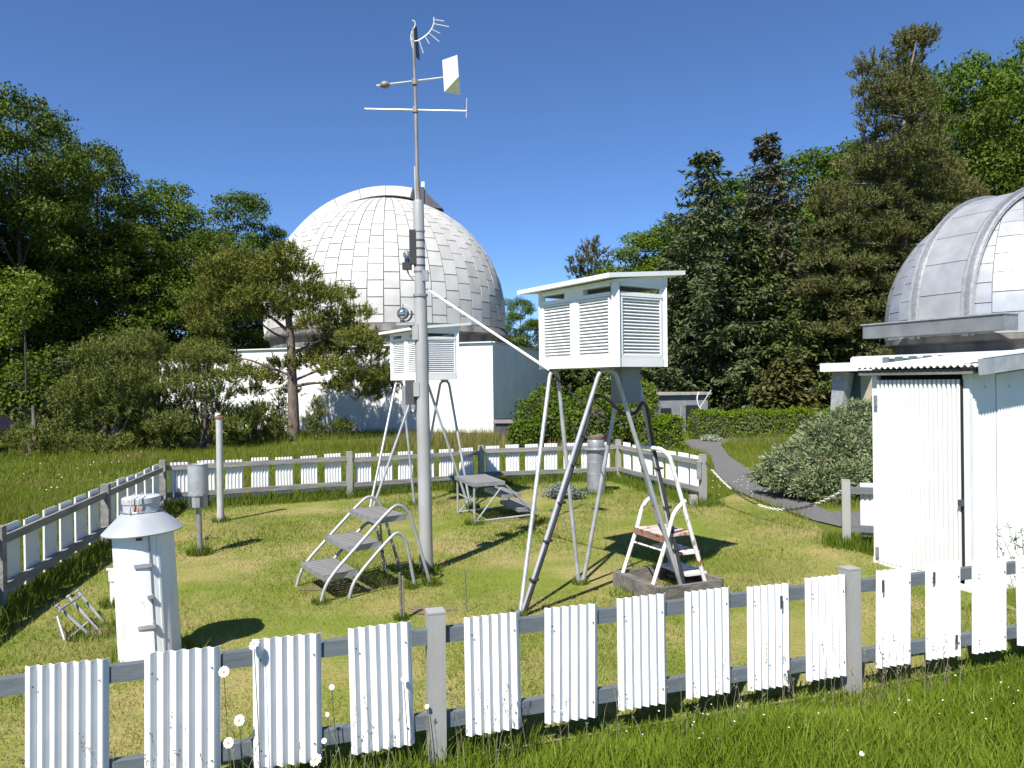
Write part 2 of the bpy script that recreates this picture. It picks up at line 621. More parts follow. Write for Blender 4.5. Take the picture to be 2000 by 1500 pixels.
def plate(mb, a0, a1, s0, s1, R0, zb, h0, off, gap, nu=2, nv=3):
    vs = []
    for j in range(nv + 1):
        s = s0 + gap / 2 + (s1 - s0 - gap) * j / nv
        rr = max(0.15, dome_pt(0, s, R0, zb, h0).x)
        g = min(gap / 2 / rr, (a1 - a0) * 0.2)
        for i in range(nu + 1):
            a = a0 + g + (a1 - a0 - 2 * g) * i / nu
            vs.append(dome_pt(a, s, R0, zb, h0, off))
    n1 = len(vs)
    ring = [i for i in range(nu + 1)] + [(j + 1) * (nu + 1) - 1 for j in range(1, nu + 1 - nu + nv)] 
    ring = list(range(nu + 1)) + [j * (nu + 1) + nu for j in range(1, nv + 1)] + [nv * (nu + 1) + i for i in range(nu - 1, -1, -1)] + [j * (nu + 1) for j in range(nv - 1, 0, -1)]
    fs = []
    for j in range(nv):
        for i in range(nu):
            a = j * (nu + 1) + i
            fs.append((a, a + 1, a + nu + 2, a + nu + 1))
    cz = Vector((0, 0, zb + h0))
    for k in ring:
        p = vs[k]
        base = Vector((0, 0, p.z)) if p.z < zb + h0 else cz
        vs.append(base + (p - base) * ((R0 - 0.002) / (R0 + off)))
    m = len(ring)
    for i in range(m):
        a, b = ring[i], ring[(i + 1) % m]
        fs.append((a, n1 + i, n1 + (i + 1) % m, b))
    return mb.add(vs, fs)


def paneled_dome(root, R0, zb, h0, ngore, ph, gap, m, jm, cam_az, span, amax, limit, off=0.022):
    """dome shell with single metal sheets; the sheets that show largest are parts of their own"""
    prof = []
    smax = h0 + R0 * PI / 2
    for i in range(29):
        p = dome_pt(0, smax * i / 28, R0, zb, h0)
        prof.append((max(p.x, 1e-3), p.z))
    sh = MB().lathe(prof, 72, cap=False).build('dome', jm, root, sm=True)
    da = 2 * PI / ngore
    todo = []
    for g in range(ngore):
        a = g * da
        diff = abs((a + da / 2 - cam_az + PI) % (2 * PI) - PI)
        if diff > span:
            continue
        s = 0.0 if g % 2 == 0 else -ph / 2
        while s < h0 + R0 * amax:
            s0, s1 = max(0, s), min(s + ph, h0 + R0 * amax + 0.2)
            if s1 - s0 > 0.12:
                w = dome_pt(0, (s0 + s1) / 2, R0, zb, h0).x * da * max(0.05, math.cos(diff))
                todo.append((w * (s1 - s0), g, round(s0, 3), round(s1, 3)))
            s += ph
    todo.sort(reverse=True)
    cache = {}
    for sz, g, s0, s1 in todo[:limit]:
        k = (s0, s1)
        if k not in cache:
            cache[k] = [plate(MB(), 0, da, s0, s1, R0, zb, h0, off + e, gap).mesh('dome_panel', mm, True) for e, mm in ((0, m), (0.006, m), (0.003, domem2 if m is domem else m), (0.008, domem3 if m is domem else m))]
        ob('dome_panel', random.choice(cache[k]), sh, rotz=g * da)
    if len(todo) > limit:
        mb = MB()
        for sz, g, s0, s1 in todo[limit:]:
            plate(mb, g * da, (g + 1) * da, s0, s1, R0, zb, h0, off, gap)
        stuff(mb.build('dome_panels', m, sh, sm=True))
    return sh


OC = Vector((-4.98, 31.0, 0))
obs = thing('observatory', 'large silver panelled dome on a white walled building behind the pine', 'observatory', OC)
DR, DZB, DH0 = 4.72, 3.72, 0.6
caz = math.atan2(-OC.y, -OC.x)
paneled_dome(obs, DR, DZB, DH0, 52, 0.60, 0.035, domem, jointm, caz, R(104), 1.36, 300)
# walls (the building stands askew to the view)
c0 = Vector((-0.60, 24.0, 0)) - OC
ef = Vector((-0.94, 0.34, 0)).normalized()
er = Vector((0.22, 0.975, 0)).normalized()
c1 = c0 + ef * 13.5
c2 = c1 + er * 11
c3 = c0 + er * 10


def wallseg(a, b, z0, z1, th, name, m, parent, inward):
    a, b = Vector(a), Vector(b)
    o = inward * th
    poly = [a, b, b + o, a + o]
    return MB().prism(poly, z0, z1).build(name, m, parent)


nf = Vector((0.34, 0.94, 0)).normalized()
nr = Vector((-0.975, 0.22, 0)).normalized()
WT = 2.87
wallseg(c0, c1, -0.3, WT, 0.3, 'front_wall', whitewall, obs, nf)
wallseg(c0 + nf * 0.31 + nr * 0.0, c3, -1.2, WT - 0.003, 0.3, 'side_wall', whitewall, obs, nr)
wallseg(c1 + nf * 0.31, c2, -0.3, WT - 0.003, 0.3, 'far_wall', whitewall, obs, -nr)
wallseg(c3, c2, -1.2, WT - 0.006, 0.3, 'back_wall', whitewall, obs, -nf)
MB().prism([c0 + nf * .32 + nr * .32, c1 + nf * .32 - nr * .32, c2 - nf * .32 - nr * .32, c3 - nf * .32 + nr * .32], WT - 0.35, WT - 0.2).build('roof', concm, obs)
cop = MB()
for a, b, n_ in ((c0, c1, nf), (c0, c3, nr)):
    cop.beam(a + n_ * 0.12 + Vector((0, 0, WT + 0.02)), b + n_ * 0.12 + Vector((0, 0, WT + 0.02)), 0.4, 0.035 if n_ is nf else 0.031)
cop.build('coping', white, obs)
MB().lathe([(DR - 0.06, 2.5), (DR - 0.06, 3.36), (DR + 0.16, 3.40), (DR + 0.18, 3.46), (DR + 0.05, 3.71), (DR - 0.05, 3.72)], 72).build('drum', drumm, obs, sm=False)
# shutter over the slit: a raised curved casing that runs over the crown to the left
dm = Vector((-0.985, 0.17, 0)).normalized()
pm = Vector((-dm.y, dm.x, 0))
zc = DZB + DH0
sec = [(DR + 0.0, -0.62), (DR + 0.36, -0.60), (DR + 0.36, 0.60), (DR + 0.0, 0.62)]


def arc_strip(mb, a0, a1, n, sec, dm, pm, zc):
    vs, fs = [], []
    for i in range(n + 1):
        a = a0 + (a1 - a0) * i / n
        d = dm * math.sin(a) + Vector((0, 0, 1)) * math.cos(a)
        for r, w in sec:
            vs.append(Vector((0, 0, zc)) + d * r + pm * w)
    k = len(sec)
    for i in range(n):
        for j in range(k):
            a, b = i * k + j, i * k + (j + 1) % k
            fs.append((a, b, b + k, a + k))
    fs.append(tuple(range(k - 1, -1, -1)))
    fs.append(tuple(range(n * k, n * k + k)))
    return mb.add(vs, fs)


shut = None
segs = 9
A0, A1 = R(-14), R(97)
for i in range(segs):
    a, b = A0 + (A1 - A0) * i / segs, A0 + (A1 - A0) * (i + 1) / segs
    e = 0.004 * (i % 2)
    s2 = [(DR + 0.10, -0.66 - e), (DR + 0.48 + e, -0.64 - e), (DR + 0.48 + e, 0.64 + e), (DR + 0.10, 0.66 + e)]
    arc_strip(MB(), a + 0.002, b - 0.002, 5, s2, dm, pm, zc).build('shutter_casing', domem, obs, sm=True)
arc_strip(MB(), A0, A1, 40, [(DR + 0.0, -0.66), (DR + 0.095, -0.66), (DR + 0.095, -0.52), (DR, -0.52)], dm, pm, zc).build('shutter_gap_shade', drumm, obs, sm=True)  # dark strip, its colour stands for the shadow gap under the casing
arc_strip(MB(), A0, A1, 40, [(DR + 0.485, -0.70), (DR + 0.53, -0.70), (DR + 0.53, -0.58), (DR + 0.485, -0.58)], dm, pm, zc).build('shutter_edge', galvl, obs, sm=True)
endp = Vector((0, 0, zc)) + (dm * math.sin(A0 - 0.03) + Vector((0, 0, 1)) * math.cos(A0 - 0.03)) * (DR + 0.2)
MB().box(endp + Vector((0.14, 0, 0.02)), (0.22, 0.9, 0.75)).build('shutter_end', darkm, obs)
MB().add([(0, y_, z_) if k == 0 else (x_, y_, z_) for y_ in (-0.3, 0.3) for k, (x_, z_) in enumerate(((0, 0.30), (0.78, -0.48), (0.25, -0.40), (0.05, -0.3)))], [(3, 2, 1, 0), (4, 5, 6, 7), (0, 1, 5, 4), (1, 2, 6, 5), (2, 3, 7, 6), (3, 0, 4, 7)]).build('shutter_brace', darkm, obs, loc=endp + Vector((0.22, -0.1, 0)))
MB().tube([endp + Vector((0.2, -0.3, 0.2)), endp + Vector((0.22, -0.3, 0.62))], [0.10, 0.085], 10).build('fin', white, obs, sm=True)
for o in obs.children:
    pass

# dark lidded box at the corner of the observatory
bx = thing('lidded_box', 'dark grey box with overhanging lid at the corner of the observatory wall', 'box', (-0.22, 21.6, 0), R(-8))
MB().box((0, 0, 0.22), (0.46, 0.46, 0.46)).build('body', darkm, bx)
MB().box((0, 0, 0.51), (0.62, 0.6, 0.10), taper=0.86).build('lid', blackm, bx)
MB().box((0, 0, 0.575), (0.40, 0.38, 0.03)).build('lid_plate', blackm, bx)

# ------------------------------------------------------------------ second dome at the right
DC = Vector((12.85, 19.0, 0))
RD, RZB, RH0 = 3.13, 2.55, 0.42
rb = thing('small_observatory', 'grey metal dome with curved slit rails above a ledge, right edge of picture', 'observatory', DC)
cz2 = math.atan2(-DC.y, -DC.x)
paneled_dome(rb, RD, RZB, RH0, 32, 0.46, 0.02, dome2m, jointm, cz2, R(104), 1.40, 300, off=0.014)
sd = Vector((-0.906, -0.423, 0)).normalized()
sp = Vector((-sd.y, sd.x, 0))
zc2 = RZB + RH0
for w in (-0.66, 0.66):
    arc_strip(MB(), R(-20), R(98), 36, [(RD - .02, w - 0.16), (RD + 0.05, w - 0.16), (RD + 0.055, w + 0.12), (RD - .02, w + 0.12)], sd, sp, zc2).build('slit_flashing', galvl, rb, sm=True)
    arc_strip(MB(), R(-20), R(98), 36, [(RD + .05, w - 0.02), (RD + 0.14, w - 0.02), (RD + 0.14, w + 0.05), (RD + .05, w + 0.05)], sd, sp, zc2).build('slit_rail', galv, rb, sm=True)
nseg = 8
for i in range(nseg):
    a, b = R(-18) + R(112) * i / nseg, R(-18) + R(112) * (i + 1) / nseg
    arc_strip(MB(), a + 0.003, b - 0.003, 5, [(RD - .02, -0.53), (RD + 0.06, -0.53), (RD + 0.06, 0.49), (RD - .02, 0.49)], sd, sp, zc2).build('shutter_plate', dome2m, rb, sm=True)
e1 = Vector((0.423, -0.906, 0))
e2 = Vector((0.906, 0.423, 0))
lc = sd * (RD + 0.28) + Vector((0, 0, 2.75))
lg = MB().beam(lc - e1 * 1.75, lc + e1 * 1.75, 0.44, 0.33).build('ledge', ledgem, rb)
MB().beam(lc - e1 * 1.8 + Vector((0, 0, 0.18)), lc + e1 * 1.8 + Vector((0, 0, 0.18)), 0.5, 0.03).build('ledge_cap', galvl, rb)
MB().beam(lc + e1 * 1.755, lc + e1 * 1.775, 0.46, 0.36).build('ledge_end_plate', ledgem, rb)
MB().lathe([(RD - 0.2, 1.9), (RD - 0.2, 2.35), (RD + 0.02, 2.42), (RD + 0.02, 2.552)], 48).build('drum', drumm, rb)
q = [-e2 * 4.0 - e1 * 1.6, -e2 * 4.0 + e1 * 7.0, e2 * 5 + e1 * 7.0, e2 * 5 - e1 * 1.6]
MB().prism([(p.x, p.y) for p in q], -0.3, 2.05).build('wall', whitewall, rb)
q2 = [-e2 * 4.08 - e1 * 1.7, -e2 * 4.08 + e1 * 7.1, e2 * 5 + e1 * 7.1, e2 * 5 - e1 * 1.7]
MB().prism([(p.x, p.y) for p in q2], 2.052, 2.13).build('roof', white, rb)
# row of little panes along the parapet
for i in range(15):
    t = -1.55 + i * 0.36
    MB().beam(-e2 * 4.10 + e1 * t + Vector((0, 0, 2.01)), -e2 * 4.10 + e1 * (t + 0.2) + Vector((0, 0, 2.01)), 0.02, 0.16).build('pane', glassm, rb)
# green roof planting
# canopy and entrance
cp = -e2 * 4.45 - e1 * 1.75
MB().beam(cp - e1 * 0.1 + Vector((0, 0, 1.87)), cp + e1 * 0.95 + Vector((0, 0, 1.87)), 1.1, 0.2).build('canopy', white, rb)
MB().beam(cp + e1 * 0.2 + e2 * .4 + Vector((0, 0, 2.03)), cp + e1 * 0.95 + e2 * .4 + Vector((0, 0, 2.03)), 0.5, 0.12).build('canopy_kerb', white, rb)
pl = cp + e1 * 0.12 - e2 * 0.2
MB().box(pl + Vector((0, 0, 0.73)), (0.20, 0.14, 2.06), rot=Matrix.Rotation(R(8), 3, 'Y') @ Matrix.Rotation(-1.1, 3, 'Z'), taper=2.0).build('pillar', galvl, rb)
MB().beam(cp + e1 * 0.12 + e2 * 0.2 + Vector((0, 0, 0.85)), cp + e1 * 0.55 + e2 * 0.2 + Vector((0, 0, 0.85)), 0.04, 1.83).build('glass_screen', glassm, rb)
MB().beam(cp + e1 * 0.56 + e2 * 0.15 + Vector((0, 0, 0.85)), cp + e1 * 1.0 + e2 * 0.15 + Vector((0, 0, 0.85)), 0.16, 1.83).build('entrance_wall', beigem, rb)

# ------------------------------------------------------------------ far low grey building and the sundial in front of it
FB = atY(1322, 800, 30.0)
fb = thing('low_building', 'low flat grey building with a dark doorway under the spruces', 'building', (FB.x, 30, -1.3), R(4))
MB().box((0, 1.2, 1.15), (2.5, 2.4, 2.3)).build('wall', greyren, fb)
MB().box((0, 1.2, 2.36), (2.7, 2.7, 0.10)).build('roof', concm, fb)
MB().box((-0.45, -0.012, 1.62), (0.42, 0.05, 0.36)).build('window', voidm, fb)
MB().box((0.62, -0.012, 0.95), (0.6, 0.05, 1.9)).build('doorway', voidm, fb)
MB().box((0.22, -0.10, 0.95), (0.25, 0.04, 1.9), rot=0.5).build('door', galvl, fb)

sp0 = at(1358, 858)
SDP = Vector((atY(1372, 800, 22.5).x, 22.5, gzf(5.6, 22.5)))
sdl = thing('sundial', 'white curved band sundial with slanted rod behind the long hedge', 'sundial', SDP, R(-6))
MB().tube([(0, 0, 0), (0, 0, 0.66)], 0.05, 8).build('pedestal', concm, sdl)
MB().tube([(-0.22, 0, 0.55), (0.26, 0, 1.30)], 0.016, 6).build('rod', rodw, sdl)
bnd = MB()
pts = []
for i in range(9):
    t = R(150 + 95 * i / 8)
    pts.append(Vector((0.10 + 0.42 * math.cos(t) * 0.95 + 0.14, 0, 1.03 + 0.42 * math.sin(t))))
for i in range(8):
    bnd.beam(pts[i], pts[i + 1], 0.14, 0.02)
bnd.build('band', white, sdl)

# ------------------------------------------------------------------ shed at the right
def scallop(w, h, pitch, amp, thick=0.004, x0=0.0, z0=0.0, y0=0.0):
    """sheet of broad convex ribs with narrow deep grooves"""
    mb = MB()
    prof = [(0.0, 1.0), (0.17, 0.96), (0.22, 0.12), (0.5, 0.0), (0.78, 0.12), (0.83, 0.96)]
    xs = []
    k = int(w / pitch)
    for i in range(k):
        xs += [((i + a) * w / k, b * amp) for a, b in prof]
    xs.append((w, amp))
    n = len(xs)
    vs = [(x0 + x, y0 + y, z) for (x, y) in xs for z in (z0, z0 + h)] + [(x0 + x, y0 + y + thick, z) for (x, y) in xs for z in (z0, z0 + h)]
    fs = []
    o = 2 * n
    for i in range(n - 1):
        a = 2 * i
        fs += [(a, a + 2, a + 3, a + 1), (o + a, o + a + 1, o + a + 3, o + a + 2), (a + 1, a + 3, o + a + 3, o + a + 1), (a, o + a, o + a + 2, a + 2)]
    return mb.add(vs, fs)


SL = Vector((3.22, 6.77, 0))
SM = Vector((3.61, 6.00, 0))
u1 = (SM - SL).normalized()                 # along the door
n1 = Vector((0.893, 0.450, 0))              # into the shed, away from the door
SLOPE = 0.085
shed = thing('corrugated_shed', 'white corrugated metal shed with a tall door and pitched sheet roof', 'shed', SL, math.atan2(u1.y, u1.x))
# local frame: x along the door, y = left of x = into the shed
DW = (SM - SL).length
SDEP = 1.35
scallop(DW - 0.10, 1.60, 0.0395, 0.034, x0=0.05, z0=0.0, y0=-0.03).build('door', mat('door_paint', (0.79, 0.79, 0.785), (0.72, 0.73, 0.73), rough=0.5, scale=4), shed, sm=True)
MB().box((DW - 0.047, -0.012, 0.8), (0.014, 0.02, 1.6)).build('door_gap', voidm, shed)
fr = MB()
fr.box((0.02, 0.02, 0.84), (0.05, 0.05, 1.72))
fr.box((DW - 0.02, 0.02, 0.80), (0.05, 0.05, 1.80))
fr.build('door_frame', white, shed)
MB().box((DW / 2, 0.0, -0.03), (DW, 0.045, 0.05), rot=Matrix.Rotation(R(4.6), 3, 'Y')).build('sill', white, shed)
lower = MB().corr(DW - 0.10, 0.05, 0.0385, 0.008, x0=0.05, z0=-0.03, y0=0.02)
for i, zz in enumerate((0.08, 1.42)):
    MB().box((0.055, -0.04, zz), (0.03, 0.012, 0.09)).build('hinge', galv, shed)
MB().box((DW - 0.045, -0.045, 0.62), (0.03, 0.03, 0.05)).build('latch', darkm, shed)
MB().tube([(DW - 0.09, -0.03, -0.02), (DW - 0.09, -0.03, 0.10)], 0.008, 6).build('drop_bolt', galv, shed)
MB().box((DW / 2, 0.05, 1.66), (DW - 0.1, 0.02, 0.12)).build('vent_gap', voidm, shed)


def shed_wall(name, x, y0, y1, flip):
    L = y1 - y0
    m_ = MB().corr(L, 1.78, 0.0385, 0.007, z0=-0.14, spw=6, top=lambda t: t * SLOPE)
    o = m_.build(name, panelw, shed, sm=True)
    o.location = (x, y0, 0)
    o.rotation_euler = (0, 0, PI / 2)
    return o


shed_wall('side_wall', DW, 0.05, 0.36, 0)
shed_wall('side_wall', DW + 0.006, 0.365, 0.80, 0)
shed_wall('side_wall', 0.0, 0.05, SDEP, 0)
MB().corr(DW, 1.95, 0.0385, 0.007, z0=-0.14, y0=SDEP).build('back_wall', panelw, shed, sm=True)
# recess with a grey side and a shelf at the end of the lit wall
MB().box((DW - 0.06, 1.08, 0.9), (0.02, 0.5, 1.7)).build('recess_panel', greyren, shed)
MB().box((DW + 0.02, 0.86, 0.83), (0.14, 0.16, 0.05)).build('shelf', galv, shed)
MB().box((DW - 0.03, 0.98, 1.0), (0.03, 0.22, 0.05)).build('red_plate', redm, shed)
MB().box((DW + 0.004, 1.08, 0.25), (0.02, 0.52, 1.05)).build('lower_panel', white, shed)
# roof sheet: corrugated, ridges run down the slope
n = int((DW + 0.28) / 0.056 * 6)
vs, fs = [], []
for s in (0, 1):
    for j, yy in enumerate((-0.10, SDEP + 0.1)):
        for i in range(n + 1):
            x = -0.12 + (DW + 0.24) * i / n
            z = 1.705 + (yy + 0.1) * SLOPE + 0.011 * math.cos(2 * PI * x / 0.056) + (0 if s == 0 else 0.004)
            vs.append((x, yy, z))
k = n + 1
for i in range(n):
    fs.append((i, i + k, i + k + 1, i + 1))
    fs.append((2 * k + i, 2 * k + i + 1, 3 * k + i + 1, 3 * k + i))
    fs.append((i, i + 1, 2 * k + i + 1, 2 * k + i))
MB().add(vs, fs).build('roof', panelw, shed, sm=True)
MB().box((DW / 2, -0.045, 1.665), (DW + 0.2, 0.05, 0.045)).build('eave_beam', darkm, shed)
MB().box((DW / 2, -0.075, 1.652), (DW + 0.16, 0.012, 0.02)).build('eave_strip', woodm, shed)
rt = Matrix.Rotation(math.atan(SLOPE), 3, 'X')
MB().box((DW + 0.14, SDEP / 2 + 0.02, 1.76), (0.03, SDEP + 0.2, 0.125), rot=rt).build('fascia', galvl, shed)
MB().box((DW + 0.06, SDEP / 2 + 0.03, 1.835), (0.20, SDEP + 0.2, 0.012), rot=rt).build('roof_flashing', white, shed)


# ------------------------------------------------------------------ fences
def fparam(P0, d, px, py):
    """distance along the line P0 + t d (ground plan) of the sight line through a pixel"""
    r = ray(px, py)
    den = d.x * r.y - d.y * r.x
    return (P0.y * r.x - P0.x * r.y) / den


screw = MB().lathe([(0.0035, -0.003), (0.0035, 0.002), (0.002, 0.003)], 6).mesh('screw', darkm)


def fence(name, label, P0, P1, posts, panels, out, near, pm_, rm, ztop=0.62, zbot=0.11, rail_ends=None):
    """posts / panels are distances along the fence; out = +1 when the sheets hang on the left side of P0->P1"""
    d = (P1 - P0)
    L = d.length
    d.normalize()
    t = thing(name, label, 'fence', (P0.x, P0.y, gzf(P0.x, P0.y)), math.atan2(d.y, d.x))
    for p in posts:
        pb = MB().box((0, 0, 0.28), (0.075, 0.075, 0.73))
        pb.box((0, 0, 0.648), (0.078, 0.078, 0.008))
        po = pb.build('post', pm_, t, loc=(p, 0.0, random.uniform(-.008, .008)))
        po.rotation_euler = (random.uniform(-.01, .01), random.uniform(-.01, .01), random.uniform(-.05, .05))
    a, b = rail_ends or (0, L)
    cuts = [a] + [p for p in posts if a + 0.1 < p < b - 0.1] + [b]
    for i in range(len(cuts) - 1):
        for z in (0.545, 0.185):
            dz = random.uniform(-.006, .006)
            MB().box(((cuts[i] + cuts[i + 1]) / 2, 0, z + dz), (cuts[i + 1] - cuts[i] - 0.07, 0.038, 0.062)).build('rail', rm, t, loc=(0, -out * 0.002, 0))
    for (x0, x1) in panels:
        w = x1 - x0
        h = ztop - zbot + random.uniform(-.008, .008)
        pb = MB().corr(w, h, w / (round(w / 0.042) + 0.0), 0.0095, thick=0.003, x0=-w / 2, z0=0, spw=6 if near else 4)
        po = pb.build('corrugated_panel', panelw, t, sm=True, loc=((x0 + x1) / 2, out * 0.031 - 0.002, zbot + random.uniform(-.006, .006)))
        po.rotation_euler = (random.uniform(-.012, .012), random.uniform(-.014, .014), random.uniform(-.02, .02))
        if near:
            for sx in (-w / 2 + 0.03, w / 2 - 0.03):
                for sz in (0.075, 0.435):
                    ob('screw', screw, po, loc=(sx, out * 0.010, sz), rot=(PI / 2 if out < 0 else -PI / 2, 0, 0))
    return t


tA = (FPA - FA).length
tB = (FPB - FA).length
fp = [(48, 212, 1300), (280, 428, 1280), (492, 625, 1255), (682, 805, 1225), (905, 1012, 1205), (1058, 1160, 1192), (1201, 1295, 1176), (1333, 1420, 1160),
      (1453, 1535, 1142), (1567, 1645, 1125), (1702, 1770, 1108), (1800, 1866, 1098), (1890, 1955, 1090), (1978, 2046, 1080)]
pan = [(fparam(FA, fd, a, y), fparam(FA, fd, b, y)) for a, b, y in fp]
L = (FEND - FA).length
x = pan[-1][1] + 0.1
pan = [(pan[0][0] - 0.36, pan[0][0] - 0.11), (pan[0][0] - 0.72, pan[0][0] - 0.46)] + pan
while x + 0.3 < L:
    pan.append((x, x + 0.26))
    x += 0.36
front_fence = fence('corrugated_fence', 'near fence of white corrugated sheets on slate rails across the foreground', FA, FEND, [0.0, tA, tB, L], pan, -1, True, postm, railm)
# punched slots in single sheets
sheets = sorted([o for o in front_fence.children if o.name.startswith('corrugated_panel')], key=lambda o: o.location.x)
slot_me = MB().box((0, 0, 0), (0.014, 0.004, 0.06)).mesh('slot', darkm)
for k_, sx, sz in ((10, 0.06, 0.42), (10, 0.10, 0.05), (12, -0.09, 0.43), (13, -0.08, 0.44), (13, 0.07, 0.09)):
    ob('slot', slot_me, sheets[k_], loc=(sx, -0.011, sz))
fd2 = (FA - FL).normalized()


def regular(L, posts, w=0.262, gap=0.095):
    out = []
    ps = sorted(posts)
    for a, b in zip(ps[:-1], ps[1:]):
        nn = max(1, int(round((b - a - 0.16) / (w + gap))))
        pit = (b - a - 0.16) / nn
        for i in range(nn):
            s = a + 0.08 + pit * i + (pit - w) / 2
            out.append((s, s + w))
    return out


Lf = (FA - FL).length
lp = [0.05, 2.36, 4.68, Lf - 0.12]
left_fence = fence('corrugated_fence', 'fence running toward the camera at the left, its inner side in shade', FL, FA, lp, regular(Lf, lp), -1, False, railg, railg, rail_ends=(0.09, Lf - 0.1))


def pxfence(label, P0, P1, px, posts, pm_, rm, y, out=1):
    d = (P1 - P0).normalized()
    ps = []
    for a, b in px:
        t0, t1 = fparam(P0, d, a, y), fparam(P0, d, b, y)
        ps.append((t0, max(t1, t0 + 0.18)))
    return fence('corrugated_fence', label, P0, P1, posts, ps, out, False, pm_, rm)


pxfence('far fence section of white sheets behind the rain gauge, from the left corner', FL, F2, [(332, 369), (386, 422), (440, 475), (491, 526), (539, 574), (589, 622), (636, 669)], [(F2 - FL).length], postm, railg, 915)
pxfence('far fence section of white sheets behind the mast and the left shelter legs', F2, F3, [(695, 727), (737, 768), (779, 809), (820, 850), (859, 888), (899, 927)], [(F3 - F2).length], postm, railg, 900)
pxfence('far fence section of white sheets behind the squat grey cylinder', F3, F4, [(949, 977), (989, 1016), (1027, 1053), (1064, 1090), (1102, 1126), (1137, 1162), (1172, 1193)], [(F4 - F3).length], postm, railg, 885)
pxfence('short fence section of white sheets ending at the chain gate post', F4, G1, [(1215, 1228), (1233, 1247), (1252, 1269), (1274, 1291), (1296, 1315), (1320, 1339), (1343, 1362)], [(G1 - F4).length], postm, railg, 890)
G3 = G2 + Vector((1.05, -0.36, 0))
fence('corrugated_fence', 'short fence stub between the shed and the gate post, seen from behind', G2, G3, [0.0], [(0.13, 0.39), (0.48, 0.74), (0.8, 1.02)], 1, False, postm, railm)

# ------------------------------------------------------------------ instrument shelters (louvred white boxes on tripods)
SX = Vector((-0.57, 0.82, 0)).normalized()      # long side, from the near corner to the left
SY = Vector((0.82, 0.57, 0)).normalized()       # short side, from the near corner to the right
P0 = Vector((0.733, 5.35, 0))
LW, SW, ZB, ZT = 0.915, 0.53, 1.725, 2.325


